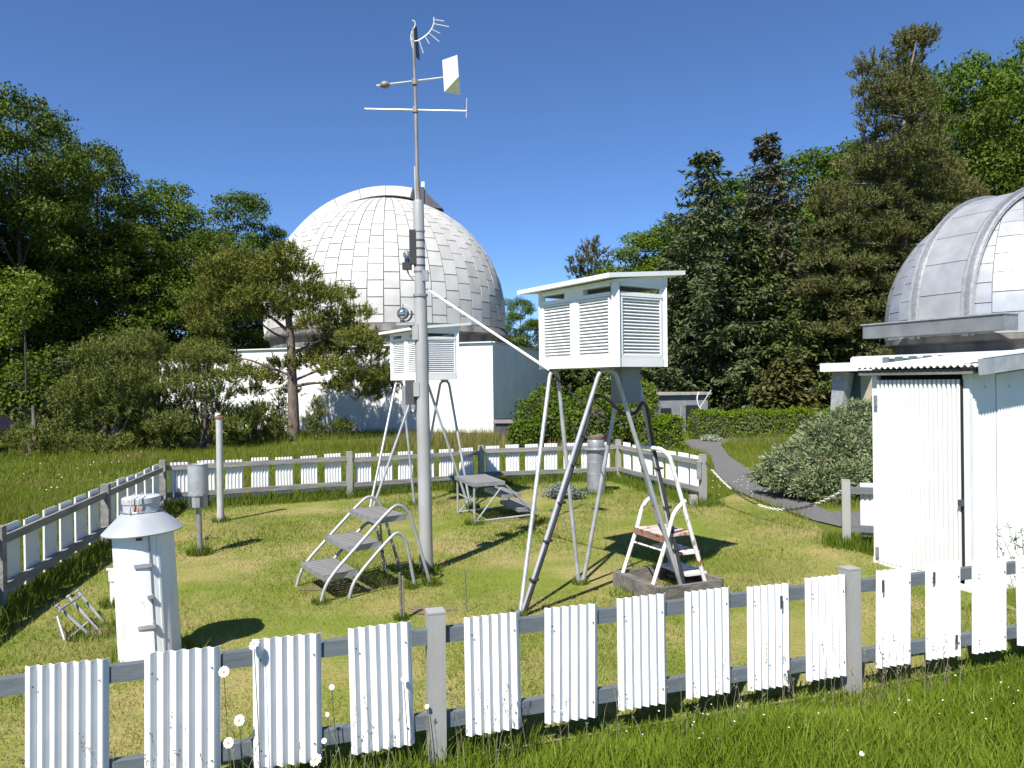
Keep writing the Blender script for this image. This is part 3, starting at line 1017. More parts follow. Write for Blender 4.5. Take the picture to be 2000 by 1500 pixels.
def make_shelter(label, loc):
    # local frame: origin on the ground under the near corner, world-aligned
    t = thing('instrument_shelter', label, 'shelter', loc, 0, 'louvred instrument shelters')

    def pt(a, b, z):
        return SX * a + SY * b + Vector((0, 0, z))
    # corner posts, sills and heads
    fr = MB()
    ps = 0.055
    for a in (ps / 2, LW - ps / 2):
        for b in (ps / 2, SW - ps / 2):
            fr.beam(pt(a, b, ZB), pt(a, b, ZT), ps, ps)
    fr2 = []

    def member(p, q, w, h):
        fr.beam(p, q, w, h)
    rotx = math.atan2(SX.y, SX.x)
    roty = math.atan2(SY.y, SY.x)
    for b in (0.025, SW - 0.025):
        fr.box(pt(LW / 2, b, ZB + 0.035), (LW - 2 * ps, 0.05, 0.07), rotx)
        fr.box(pt(LW / 2, b, ZT - 0.080), (LW - 2 * ps, 0.05, 0.03), rotx)
        fr.box(pt(LW / 2, b, ZT - 0.012), (LW - 2 * ps, 0.05, 0.024), rotx)
        fr.box(pt(LW / 2, b, (ZB + ZT) / 2 - 0.0125), (0.06, 0.05, ZT - ZB - 0.165), rotx)
        fr.box(pt(LW / 2, b, ZT - 0.0445), (0.22, 0.05, 0.041), rotx)
    for a in (0.025, LW - 0.025):
        fr.box(pt(a, SW / 2, ZB + 0.035), (SW - 2 * ps, 0.05, 0.07), roty)
        fr.box(pt(a, SW / 2, ZT - 0.080), (SW - 2 * ps, 0.05, 0.03), roty)
        fr.box(pt(a, SW / 2, ZT - 0.012), (SW - 2 * ps, 0.05, 0.024), roty)
    fr.build('frame', white, t)
    MB().prism([(p.x, p.y) for p in (pt(.02, .02, 0), pt(.02, SW - .02, 0), pt(LW - .02, SW - .02, 0), pt(LW - .02, .02, 0))][::-1], ZB + 0.004, ZB + 0.02).build('floor', galvl, t)
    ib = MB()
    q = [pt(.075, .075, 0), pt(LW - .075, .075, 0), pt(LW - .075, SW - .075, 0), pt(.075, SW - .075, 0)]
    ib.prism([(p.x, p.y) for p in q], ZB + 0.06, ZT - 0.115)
    ib.build('inner_lining', mat('louvre_gap_shade', (0.30, 0.31, 0.32), (0.24, 0.25, 0.26), rough=0.8), t)  # solid box behind the slats, greyed to deepen the shade between them
    # louvre leaves, each slat a piece of its own
    z0, z1 = ZB + 0.082, ZT - 0.108
    ns = 17

    def louvre(a0, a1, along, other, face, axis_rot):
        """slats between a0 and a1; face = outward direction"""
        w = a1 - a0
        lf = MB()
        for s in (a0 + 0.008, a1 - 0.008):
            lf.box(along(s) + Vector((0, 0, (z0 + z1) / 2)), (0.016, 0.04, z1 - z0), axis_rot)
        lf.box(along((a0 + a1) / 2) + Vector((0, 0, z0 - 0.004)), (w, 0.038, 0.012), axis_rot)
        lf.box(along((a0 + a1) / 2) + Vector((0, 0, z1 + 0.004)), (w, 0.038, 0.012), axis_rot)
        holder = lf.build('louvre_leaf', white, t)
        key = round(w, 3)
        rot = Matrix.Rotation(axis_rot, 3, 'Z') @ Matrix.Rotation(R(38) * face, 3, 'X')
        me = MB().box((0, 0, 0), (w - 0.034, 0.030, 0.008), rot).mesh('slat', white)
        for i in range(ns):
            z = z0 + (z1 - z0) * (i + 0.5) / ns
            ob('slat', me, holder, loc=along((a0 + a1) / 2) + Vector((0, 0, z)))
    m_ = LW / 2
    for b, f in ((0.022, 1), (SW - 0.022, -1)):
        # for the long face the local y of the rotated slat points along -SY or +SY
        for a0, a1 in ((ps + 0.004, m_ - 0.032), (m_ + 0.032, LW - ps - 0.004)):
            louvre(a0, a1, lambda s, b=b: pt(s, b, 0), None, -f, rotx)
    for a, f in ((0.022, 1), (LW - 0.022, -1)):
        louvre(ps + 0.004, SW - ps - 0.004, lambda s, a=a: pt(a, s, 0), None, f, roty)
    # roof slab, slightly pitched, and the boards that close the wedge under it
    ov = 0.15
    for (a, b), (c, d), za, zb2 in (((0, 0.02), (LW, 0.02), 2.343, 2.337), ((0.02, 0.03), (0.02, SW - 0.03), 2.348, 2.402), ((0, SW - .02), (LW, SW - .02), 2.404, 2.392), ((LW - .02, .03), (LW - .02, SW - .03), 2.339, 2.388)):
        p, q_ = pt(a, b, 0), pt(c, d, 0)
        nn = (q_ - p).cross(Vector((0, 0, 1))).normalized() * 0.018
        z0_ = ZT + 0.001
        q8 = [p - nn + Vector((0, 0, z0_)), q_ - nn + Vector((0, 0, z0_)), q_ - nn + Vector((0, 0, zb2)), p - nn + Vector((0, 0, za))]
        MB().add(q8 + [v + nn * 2 for v in q8], [(0, 1, 2, 3), (7, 6, 5, 4), (0, 4, 5, 1), (1, 5, 6, 2), (2, 6, 7, 3), (3, 7, 4, 0)]).build('wedge_board', white, t)
    rv = []
    for a, b, z in ((-0.04, -0.09, 2.345), (LW + ov, -0.09, 2.335), (LW + ov, SW + ov, 2.40), (-0.04, SW + ov, 2.415)):
        rv.append(pt(a, b, z))
    vs = rv + [v + Vector((0, 0, 0.032)) for v in rv]
    MB().add(vs, [(0, 1, 2, 3), (7, 6, 5, 4), (0, 4, 5, 1), (1, 5, 6, 2), (2, 6, 7, 3), (3, 7, 4, 0)]).build('roof', white, t)
    for a, b, z in () and ((0.05, 0.04, 2.345), (LW - .05, 0.04, 2.34), (LW - .05, SW - .04, 2.385), (.05, SW - .04, 2.40), (LW / 2, 0.04, 2.342), (LW / 2, SW - .04, 2.39)):
        MB().beam(pt(a, b, ZT - 0.002), pt(a, b, z + 0.0), 0.04, 0.04).build('roof_bearer', white, t)
    # tripod of bent tubes: three feet, three hoops
    F1 = at(1012, 1203) - P0
    F2_ = at(1341, 1160) - P0
    F3_ = at(1133, 1138) - P0
    for f in (F1, F2_, F3_):
        f.z = -0.02
    T12 = Vector((0.70, 5.56, 0)) - P0
    T13 = Vector((0.335, 6.05, 0)) - P0
    T23 = Vector((0.935, 6.06, 0)) - P0
    off = Vector((0.02, 0.0, 0))
    for fa, fb_, tp in ((F1, F2_, T12), (F1, F3_, T13), (F3_, F2_, T23)):
        d = (fb_ - fa).normalized()
        a, b = fa + d * 0.02, fb_ - d * 0.02
        zt = ZB - 0.02
        pts = [a, tp - d * 0.06 + Vector((0, 0, zt)), tp + d * 0.06 + Vector((0, 0, zt)), b]
        MB().tube(bend(pts, 0.11, 6), 0.0165, 10).build('leg_hoop', galvl, t, sm=True)
    for f in (F1, F2_, F3_):
        MB().lathe([(0.024, -0.03), (0.024, 0.05), (0.018, 0.06)], 10, f).build('foot', galv, t)
    for tp in (T12, T13, T23):
        MB().box(tp + Vector((0, 0, ZB - 0.006)), (0.10, 0.06, 0.016)).build('bracket', galv, t)
    return t, (F1, F2_, F3_), (T12, T13, T23)


sh_r, FEET, TOPS = make_shelter('nearer white louvred shelter on bent tube legs, right of the mast', P0)
sh_l = copy_tree(sh_r)
sh_l.location = (-1.09, 9.30, -0.06)
sh_l['label'] = 'farther white louvred shelter on tube legs, half hidden behind the mast'

# grey instrument box under the nearer shelter and its cables
ib = thing('junction_box', 'grey junction box hanging under the nearer louvred shelter', 'box', (0.86, 5.74, 1.47), R(30))
MB().box((0, 0, 0.12), (0.17, 0.14, 0.27)).build('case', ledgem, ib)
MB().box((0, -0.005, 0.265), (0.18, 0.16, 0.012)).build('lid', darkm, ib)
MB().tube([(0.05, 0, 0.255), (0.05, 0, 0.37)], 0.01, 6).build('hanger', galv, ib)
ib2 = thing('junction_box', 'light grey junction box hanging under the farther shelter beside the mast', 'box', (-1.30, 9.62, 1.30), R(20))
MB().box((0, 0, 0.14), (0.17, 0.14, 0.30)).build('case', galvl, ib2)
MB().tube([(0.0, 0, 0.28), (0.0, 0, 0.38)], 0.012, 6).build('hanger', galv, ib2)


def wig(a, b, n, amp):
    a, b = Vector(a), Vector(b)
    return [a.lerp(b, i / n) + Vector((random.uniform(-amp, amp), random.uniform(-amp, amp), random.uniform(-amp, amp))) * (1 if 0 < i < n else 0) for i in range(n + 1)]


def catmull(pts, n=6):
    pts = [Vector(p) for p in pts]
    P = [pts[0] * 2 - pts[1]] + pts + [pts[-1] * 2 - pts[-2]]
    out = []
    for i in range(1, len(P) - 2):
        for k in range(n):
            t = k / n
            a, b, c, d = P[i - 1], P[i], P[i + 1], P[i + 2]
            out.append(0.5 * ((2 * b) + (c - a) * t + (2 * a - 5 * b + 4 * c - d) * t * t + (3 * b - a - 3 * c + d) * t ** 3))
    out.append(pts[-1])
    return out


w1 = FEET[0] + P0
w2 = FEET[1] + P0
t12 = TOPS[0] + P0 + Vector((0, 0, ZB))
legA = [w1.lerp(t12 + Vector((-0.05, 0, -0.02)), k) + Vector((0.030, -0.008, 0)) for k in (0.0, 0.2, 0.4, 0.6, 0.78)]
cable = thing('cable', 'thick black cable strapped to the legs of the nearer shelter', 'cable', tuple(w1))
pts = [p - w1 for p in legA] + [Vector((0.58, 5.55, 1.50)) - w1, Vector((0.68, 5.60, 1.505)) - w1, Vector((0.78, 5.66, 1.42)) - w1, Vector((0.85, 5.72, 1.37)) - w1,
                               Vector((0.93, 5.72, 1.385)) - w1, Vector((0.98, 5.74, 1.45)) - w1, Vector((1.02, 5.80, 1.44)) - w1, Vector((1.05, 5.85, 1.35)) - w1]
t23 = TOPS[2] + P0 + Vector((0.06, 0, ZB))
pts += [t23.lerp(w2, k) + Vector((-0.005, -0.03, 0)) - w1 for k in (0.35, 0.6, 0.8, 1.0)]
MB().tube(catmull(pts, 5), 0.014, 7).build('sheath', blackm, cable, sm=True)
MB().tube(catmull([Vector((0.86, 5.72, 1.52)) - w1, Vector((0.84, 5.68, 1.44)) - w1, Vector((0.85, 5.70, 1.39)) - w1], 5), 0.006, 6).build('branch_cable', blackm, cable, sm=True)
for k in (0.15, 0.3, 0.45, 0.6, 0.72):
    p = w1.lerp(t12, k) + Vector((0.013, -0.004, 0)) - w1
    MB().tube([p + Vector((0, 0, -0.006)), p + Vector((0, 0, 0.006))], 0.036, 8).build('cable_tie', blackm, cable)
for k in (0.45, 0.62, 0.8):
    p = t23.lerp(w2, k) + Vector((0, -0.015, 0)) - w1
    MB().tube([p + Vector((0, 0, -0.006)), p + Vector((0, 0, 0.006))], 0.036, 8).build('cable_tie', blackm, cable)

# ------------------------------------------------------------------ weather mast
MP = at(833, 1117)
mast = thing('weather_mast', 'tall silver steel mast with thin rod and wind vane gear on top', 'mast', MP, tilt=(0, R(-0.5)))
MY = MP.y


def mz(y):                      # height on the mast of a photo row
    return atY(820, y, MY).z


zt, zj = mz(392), mz(577)
MB().lathe([(0.060, -0.05), (0.058, 0.55), (0.0585, 0.56), (0.055, zj - 0.02), (0.052, zj)], 20).build('lower_pole', mastm, mast, sm=True)
MB().lathe([(0.047, zj), (0.0465, zt - 0.02), (0.043, zt), (0.0, zt + 0.012)], 20).build('upper_pole', mastm, mast, sm=True)
for yy, rr in ((577, 0.064), (530, 0.053), (452, 0.052), (470, 0.050), (486, 0.050), (503, 0.050), (519, 0.050)):
    z = mz(yy)
    h = 0.014 if rr < .055 else 0.022
    MB().lathe([(rr - 0.008, z - h / 2), (rr, z - h / 2), (rr, z + h / 2), (rr - 0.008, z + h / 2)], 18, cap=False).build('band', galv if rr > .051 else darkm, mast, sm=False)
MB().box((-0.052, -0.03, (mz(450) + mz(517)) / 2), (0.055, 0.035, mz(450) - mz(517))).build('strip_housing', blackm, mast)
MB().box((0.05, -0.03, mz(540)), (0.05, 0.06, 0.09)).build('clamp', galv, mast)
MB().box((-0.045, -0.045, mz(760)), (0.05, 0.03, 0.12)).build('bracket_plate', mastm, mast)
MB().box((-0.045, -0.045, mz(648)), (0.05, 0.03, 0.14)).build('bracket_plate', mastm, mast)
cb = MB().box((-0.105, -0.01, mz(766)), (0.075, 0.06, 0.21)).build('control_box', darkm, mast)
MB().tube(catmull([(-0.11, -0.01, mz(790)), (-0.10, -0.02, mz(806)), (-0.06, -0.03, mz(800)), (-0.055, -0.03, mz(770))], 5), 0.006, 6).build('wire', blackm, mast, sm=True)
# rod
zr = mz(70)
MB().tube([(0, 0, zt - 0.05), (-0.005, 0, mz(330)), (-0.004, 0, mz(215))], [0.022, 0.017, 0.016], 10).build('rod', rodm, mast, sm=True)
MB().tube([(-0.02, 0, zt), (-0.022, 0, mz(325))], 0.009, 8).build('rod_stay', rodw, mast, sm=True)
MB().tube([(-0.004, 0, mz(215)), (-0.012, 0, mz(55))], [0.014, 0.010], 10).build('vane_axle', rodm, mast, sm=True)
mpx = FPX / MY


def mo(px, py, dy=0.0):       # offset from the mast foot of a photo pixel at the mast's distance
    p = atY(px, py, MY + dy) - MP
    return Vector((p.x + 0.0085 * p.z, p.y, p.z))      # mast leans half a degree


for yy in (160, 214):
    MB().lathe([(0.026, mz(yy) - 0.024), (0.026, mz(yy) + 0.024)], 10, (-0.008, 0, 0)).build('hub', rodm, mast)
MB().tube([mo(713, 212, 0.05), mo(912, 218, -0.05)], 0.008, 8).build('direction_bar', rodw, mast, sm=True)
MB().tube([mo(912, 192, -0.05), mo(911, 231, -0.05)], 0.004, 6).build('tip_wire', rodw, mast)
MB().tube([mo(735, 167, -0.06), mo(866, 152, 0.08)], 0.009, 8).build('vane_arm', rodw, mast, sm=True)
wt = mo(752, 165, -0.05)
ew = MB().sphere((0, 0, 0), 0.032, 12, 8, 1.35).build('counterweight', rodm, mast, sm=True, loc=wt)
ew.rotation_euler = (0, R(86), 0)
# vane: one plate, plus an added facet bent back to look shaded
a_, b_, c_, d_ = mo(864, 118, 0.02), mo(893, 108, -0.16), mo(898, 188, -0.16), mo(868, 180, 0.02)


def slab(mb, q, nrm, th):
    q = [Vector(p) for p in q]
    return mb.add(q + [p + nrm * th for p in q], [(3, 2, 1, 0), (4, 5, 6, 7), (0, 1, 5, 4), (1, 2, 6, 5), (2, 3, 7, 6), (3, 0, 4, 7)])


e_ = mo(896, 150, -0.16)
c2_ = mo(899, 186, 0.02)
slab(MB(), [a_, b_, e_, d_], Vector((0.6, 0.8, 0)), 0.004).build('vane_plate', white, mast)
slab(MB(), [d_, e_, c2_, d_.lerp(c2_, 0.5)], Vector((0.6, 0.8, 0.1)), 0.004).build('vane_shade_facet', white, mast)  # corner turned downward so its shape gives a grey shaded triangle
# pressure plate with its graduated arc
hook = [mo(808, 100), mo(803, 76), mo(805, 62), mo(811, 50), mo(810, 42), mo(805, 40)]
MB().tube(catmull(hook, 5), 0.006, 8).build('arc_holder', rodw, mast, sm=True)
arc = [mo(804, 72), mo(806, 79), mo(815, 80), mo(828, 73), mo(840, 62), mo(847, 48), mo(848, 34)]
MB().tube(catmull(arc, 5), 0.006, 8).build('arc', rodw, mast, sm=True)
for (x0, y0, x1, y1) in ((819, 79, 827, 104), (830, 71, 839, 86), (838, 65, 858, 82), (842, 57, 860, 66), (847, 47, 877, 53), (848, 39, 868, 42)):
    MB().tube([mo(x0, y0), mo(x1, y1)], 0.005, 6).build('arc_pin', rodw, mast)
slab(MB(), [mo(808, 48), mo(814, 52, 0.06), mo(820, 118, 0.06), mo(813, 112)], Vector((0.3, 0.95, 0)), 0.005).build('pressure_plate', darkm, mast)

# white conduit from the mast to the shelter
cs = mo(833, 567) + MP
ce = Vector((0.30, 6.0, 1.715))
cd = thing('conduit', 'straight white conduit slanting from the mast down to the nearer shelter', 'conduit', tuple(cs))
MB().tube([(0, 0, 0), ce - cs], 0.011, 8).build('pipe', white, cd, sm=True)
MB().tube(catmull([ce - cs, ce - cs + Vector((0.08, 0.05, -0.09)), ce - cs + Vector((0.18, -0.1, -0.20)), Vector((0.50, 5.55, 1.46)) - cs], 6), 0.006, 6).build('wire', blackm, cd, sm=True)

# lamp-like sensor on a curved arm
sp_ = mo(790, 520) + MP
sn = thing('globe_sensor', 'small clear globe on a black box, bracketed high on the mast', 'sensor', tuple(sp_))
MB().box((0, 0, 0), (0.075, 0.06, 0.06)).build('housing', blackm, sn)
MB().lathe([(0.022, 0.03), (0.022, 0.065), (0.016, 0.07)], 12).build('socket', blackm, sn)
MB().sphere((0, 0, 0.10), 0.036, 16, 10).build('globe', globe, sn, sm=True)
MB().tube(catmull([(0, 0, -0.03), (0.02, 0, -0.08), (0.06, 0, -0.12), (0.11, 0, -0.145)], 5), 0.008, 6).build('arm', galv, sn, sm=True)
MB().tube([(0.04, -0.01, -0.085), (0.13, -0.01, -0.085)], 0.008, 6).build('cross_arm', galv, sn)

# sunshine recorder on its shelf
rp = mo(789, 634) + MP
rc = thing('sunshine_recorder', 'sunshine recorder with polished sphere on a shelf beside the mast', 'recorder', tuple(rp))
MB().box((0.0, 0, 0), (0.15, 0.13, 0.022)).build('shelf', galvl, rc)
MB().tube([(0.03, 0, -0.01), (0.10, 0.01, -0.075), (0.13, 0.01, -0.08)], 0.011, 6).build('strut', darkm, rc)
MB().box((0.10, 0, 0.0), (0.09, 0.03, 0.016)).build('bracket_arm', darkm, rc)
MB().tube([(-0.03, 0, 0.012), (-0.03, 0, 0.04)], 0.018, 8).build('pedestal', darkm, rc)
MB().sphere((-0.025, 0, 0.095), 0.052, 18, 12).build('sphere', silver, rc, sm=True)
mb = MB()
pts = [Vector((-0.02 + 0.075 * math.cos(t), 0.02, 0.095 + 0.075 * math.sin(t))) for t in [R(-60 + 150 * i / 10) for i in range(11)]]
mb.tube(pts, 0.005, 6)
mb.build('meridian_ring', rodw, rc, sm=True)
mb = MB()
for i in range(8):
    t0, t1 = R(-80 + 100 * i / 8), R(-80 + 100 * (i + 1) / 8)
    mb.beam((-0.02 + 0.07 * math.cos(t0), 0.0, 0.095 + 0.07 * math.sin(t0)), (-0.02 + 0.07 * math.cos(t1), 0.0, 0.095 + 0.07 * math.sin(t1)), 0.06, 0.006)
mb.build('bowl', darkm, rc)
MB().tube([(-0.025, 0, 0.14), (-0.025, 0, 0.175)], 0.004, 6).build('pin', darkm, rc)

# ------------------------------------------------------------------ white cylindrical housing with conical roof
HP = at(295, 1302)
HP.y = 4.47
HP = Vector((atY(295, 1302, 4.47).x, 4.47, 0))
hs = thing('cylinder_housing', 'white metal cylinder housing with grey conical roof and rusty capped neck', 'housing', HP, R(14), tilt=(0, R(-2.4)))
MB().lathe([(0.178, -0.02), (0.176, 0.03), (0.170, 0.05), (0.165, 0.82)], 36).build('drum', mat('chalky_white_paint', (0.78, 0.79, 0.79), (0.70, 0.71, 0.71), rough=0.5, scale=5, spots=0.62, spotcol=(0.5, 0.47, 0.43), spotscale=12, stretch=(1, 1, 0.35)), hs, sm=True)
MB().lathe([(0.160, 0.785), (0.218, 0.780), (0.221, 0.787), (0.216, 0.792), (0.110, 0.895), (0.100, 0.90)], 36).build('conical_roof', mat('grey_roof_paint', (0.36, 0.385, 0.41), (0.30, 0.32, 0.345), rough=0.5, scale=6), hs, sm=True)
nk = MB().lathe([(0.100, 0.89), (0.100, 0.945), (0.105, 0.95), (0.105, 0.98), (0.098, 0.985), (0.0, 0.992)], 30).build('neck', mat('rust_streaked_neck', (0.55, 0.56, 0.57), (0.42, 0.42, 0.43), rough=0.5, scale=5, spots=0.60, spotcol=(0.42, 0.12, 0.045), spotscale=7), hs, sm=True)
mb = MB()
for k in (-0.02, 0.02):
    mb.tube(catmull([(k - 0.02, -0.11, 0.90), (k - 0.01, -0.118, 0.95), (k, -0.112, 1.0), (k + 0.005, -0.06, 1.012)], 4), 0.004, 6)
mb.build('wire_clip', rodw, hs)
ring = [Vector((0.110 * math.cos(t), 0.110 * math.sin(t), 0.905)) for t in [2 * PI * i / 24 for i in range(25)]]
MB().tube(ring, 0.004, 6).build('wire_ring', galv, hs)
# door seam, latches, hinge pins: on the side turned to the camera
for z in (0.26, 0.61):
    a = R(-76)
    c_ = Vector((0.168 * math.cos(a), 0.168 * math.sin(a), z))
    mb = MB()
    for i in range(4):
        a0, a1 = a - 0.36 + 0.12 * i, a - 0.36 + 0.12 * (i + 1)
        mb.beam((0.173 * math.cos(a0), 0.173 * math.sin(a0), z), (0.173 * math.cos(a1), 0.173 * math.sin(a1), z), 0.008, 0.022)
    mb.box((0.181 * math.cos(a + .1), 0.181 * math.sin(a + .1), z), (0.022, 0.022, 0.02), a)
    mb.tube([(0.183 * math.cos(a + .12), 0.183 * math.sin(a + .12), z - 0.02), (0.183 * math.cos(a + .12), 0.183 * math.sin(a + .12), z + 0.028)], 0.007, 6)
    mb.build('latch', galvl, hs)
a = R(-68)
MB().box((0.1685 * math.cos(a), 0.1685 * math.sin(a), 0.42), (0.006, 0.007, 0.72), a).build('door_seam', galv, hs)
a = R(-52)
MB().box((0.1685 * math.cos(a), 0.1685 * math.sin(a), 0.42), (0.006, 0.012, 0.72), a).build('door_strip', white, hs)
MB().box((0.178 * math.cos(R(-72)), 0.178 * math.sin(R(-72)), 0.43), (0.02, 0.03, 0.02), R(-72)).build('knob', galvl, hs)
MB().box((0.172 * math.cos(R(-85)), 0.172 * math.sin(R(-85)), 0.766), (0.02, 0.03, 0.02), R(-85)).build('lug', darkm, hs)

# small white pipe behind it
pp = at(223, 1188)
pv = thing('standpipe', 'short white standpipe with a cap just left of the white cylinder', 'pipe', tuple(pp))
MB().lathe([(0.026, -0.02), (0.026, 0.20), (0.034, 0.205), (0.034, 0.27), (0.028, 0.28), (0.0, 0.282)], 14).build('pipe', white, pv, sm=True)
MB().tube([(-0.05, 0, 0.285), (0.05, 0, 0.285)], 0.009, 8).build('handle', white, pv)

# rack of slanting metal tubes
k0 = at(190, 1240)
rk = thing('tube_rack', 'low rack of slanting metal tubes in the grass beside the left fence', 'rack', tuple(k0))
for (xa, ya, xb, yb, za) in ((112, 1183, 185, 1247, 0.20), (134, 1166, 199, 1236, 0.20), (152, 1155, 208, 1219, 0.20)):
    lo_ = at(xb, yb) - k0
    up_ = at(xa, ya, za) - k0
    MB().tube([lo_ + Vector((0, 0, -0.01)), up_], 0.010, 8).build('tube', galv, rk, sm=True)
    MB().tube([up_ + (lo_ - up_) * 0.02, up_ + (up_ - lo_) * 0.02], 0.016, 8).build('cap', galv, rk)
MB().tube([at(116, 1192, .19) - k0, at(158, 1164, .19) - k0], 0.008, 6).build('cross_bar', galvl, rk)
MB().tube([at(128, 1256) - k0, at(112, 1205, 0.13) - k0], 0.010, 8).build('leg', galv, rk)
MB().tube([at(133, 1248, 0.02) - k0, at(172, 1214, 0.09) - k0], 0.005, 6).build('brace', rodw, rk)

# ------------------------------------------------------------------ rain gauge, plain post, squat grey cylinder
gp = at(391, 1088)
rg = thing('rain_gauge', 'cylindrical grey metal rain gauge on a thin post', 'rain gauge', tuple(gp), tilt=(0, R(-0.8)))
g0 = lambda y: atY(390, y, gp.y).z
zb_, zm_, zt_ = g0(990), g0(965), g0(906)
MB().tube([(0, 0, -0.05), (0, 0, zb_ + 0.02)], 0.025, 12).build('post', galv, rg, sm=True)
MB().lathe([(0.088, zm_), (0.093, zm_ + 0.004), (0.093, zt_ - 0.008), (0.096, zt_ - 0.006), (0.096, zt_), (0.088, zt_), (0.082, zt_ - 0.03), (0.01, zt_ - 0.12)], 30).build('collector', galvl, rg, sm=True)
MB().lathe([(0.080, zb_), (0.086, zb_ + 0.006), (0.088, zm_ - 0.012), (0.098, zm_ - 0.008), (0.098, zm_ + 0.002), (0.09, zm_ + 0.004)], 8).build('base_can', galvl, rg)
for a in (-2.2, -0.9, 0.5, 2.0):
    MB().box((0.087 * math.cos(a), 0.087 * math.sin(a), (zb_ + zm_) / 2 - 0.006), (0.012, 0.03, 0.10), a).build('slot', darkm, rg)
MB().tube(catmull([(0.05, -0.02, 0.0), (0.055, -0.02, 0.1), (0.075, -0.02, 0.17)], 4), 0.003, 5).build('wire', darkm, rg)
MB().sphere((0.078, -0.02, 0.185), 0.016, 10, 7).build('bulb', blackm, rg, sm=True)

qp = at(431, 1020)
po = thing('post', 'plain pale grey round post with a flat cap behind the rain gauge', 'post', tuple(qp))
hq = atY(431, 813, qp.y).z
MB().lathe([(0.046, -0.05), (0.040, 0.2), (0.038, hq - 0.02)], 16).build('shaft', mat('pale_grey_paint', (0.45, 0.45, 0.43), (0.38, 0.38, 0.36), rough=0.6, scale=6), po, sm=True)
MB().lathe([(0.052, hq - 0.02), (0.052, hq)], 16).build('cap', rust, po)

cp_ = at(1165, 966)
cg = thing('cylinder_gauge', 'squat grey metal cylinder with a flared collar and brown lid by the far fence', 'gauge', tuple(cp_))
hc = atY(1165, 850, cp_.y).z
MB().lathe([(0.140, -0.03), (0.132, 0.04), (0.130, hc - 0.215), (0.172, hc - 0.20), (0.172, hc - 0.192), (0.122, hc - 0.175), (0.122, hc - 0.07), (0.116, hc - 0.06)], 30).build('drum', galv, cg, sm=True)
MB().lathe([(0.118, hc - 0.065), (0.118, hc - 0.015), (0.10, hc), (0.0, hc + 0.004)], 24).build('lid', mat('brown_lid', (0.15, 0.10, 0.08), (0.10, 0.07, 0.06), rough=0.8, scale=10), cg, sm=True)
for z in (0.3, 0.47):
    MB().lathe([(0.128, z), (0.1345, z), (0.1345, z + 0.012), (0.128, z + 0.012)], 30, cap=False).build('seam', galvl, cg)
MB().tube(catmull([(0.09, -0.05, hc - 0.07), (0.10, -0.05, hc), (0.03, -0.08, hc + 0.02), (0.0, -0.1, hc - 0.05)], 4), 0.004, 5).build('handle', rodw, cg)


# ------------------------------------------------------------------ grated step stools
def grating(parent, o, u, w, du, dw, th=0.045):
    """tread: a frame with slats lying along u"""
    tr = MB()
    p = lambda a, b, z=0: o + u * a + w * b + Vector((0, 0, z))
    for b in (0.006, dw - 0.006):
        tr.beam(p(0, b), p(du, b), 0.012, th)
    for a in (0.006, du - 0.006):
        tr.beam(p(a, 0.012), p(a, dw - 0.012), 0.012, th - 0.004)
    tb = tr.build('tread', galv, parent)
    ns = 9
    sw = (dw - 0.03) / ns
    me = None
    ang = math.atan2(u.y, u.x)
    for i in range(ns):
        b = 0.015 + sw * (i + 0.5)
        c_ = p(du / 2, b, th / 2 - 0.008)
        if me is None:
            me = MB().box((0, 0, 0), (du - 0.026, sw - 0.012, 0.012), ang).mesh('slat', mat('grating_slat', (0.27, 0.26, 0.245), (0.20, 0.195, 0.185), rough=0.7, metal=0.2, scale=14))
        ob('slat', me, tb, loc=c_)
    return tb


st0 = at(625, 1181)
U = (at(843, 1142) - st0).normalized()
Wv = Vector((-U.y, U.x, 0))
sg = thing('step_stool', 'three step stool of bent grey tubes with grated treads left of the mast foot', 'step stool', tuple(st0))


def sp2(u, w, z):
    return U * u + Wv * w + Vector((0, 0, z))


SWID = 0.56
for w in (0.0, SWID):
    t1 = [sp2(0, w, -0.01), sp2(0.04, w, 0.13), sp2(0.12, w, 0.23), sp2(0.52, w, 0.60), sp2(0.64, w, 0.69), sp2(0.74, w, 0.60), sp2(0.92, w, -0.01)]
    MB().tube(bend(t1, 0.10, 5), 0.0135, 10).build('side_tube', galvl, sg, sm=True)
    t2 = [sp2(0.22, w, -0.01), sp2(0.26, w, 0.12), sp2(0.34, w, 0.21), sp2(0.52, w, 0.38), sp2(0.64, w, 0.475), sp2(0.71, w, 0.37), sp2(0.78, w, -0.01)]
    MB().tube(bend(t2, 0.10, 5), 0.0135, 10).build('side_tube', galvl, sg, sm=True)
for u_, z in ((0.035, 0.185), (0.235, 0.375), (0.45, 0.565)):
    grating(sg, sp2(u_, 0.018, z), U, Wv, 0.27, SWID - 0.036)
for u_, z in ((0.10, 0.165), (0.30, 0.355), (0.52, 0.545)):
    MB().tube([sp2(u_, 0, z), sp2(u_, SWID, z)], 0.009, 6).build('cross_bar', galvl, sg)
# hanging chain behind the treads
hc_ = thing('chain', 'short rusty chain hanging under the top tread of the grey step stool', 'chain', tuple(st0 + sp2(0.66, 0.40, 0)))


def links(path, pitch, rad, thick):
    mb = MB()
    acc = []
    pts = [Vector(p) for p in path]
    seg = [(pts[i + 1] - pts[i]).length for i in range(len(pts) - 1)]
    tot = sum(seg)
    k = 0
    s = pitch / 2
    out = []
    while s < tot:
        r_ = s
        i = 0
        while i < len(seg) - 1 and r_ > seg[i]:
            r_ -= seg[i]
            i += 1
        p = pts[i].lerp(pts[i + 1], r_ / seg[i])
        d = (pts[i + 1] - pts[i]).normalized()
        out.append((p, d, s / tot))
        s += pitch
    return out


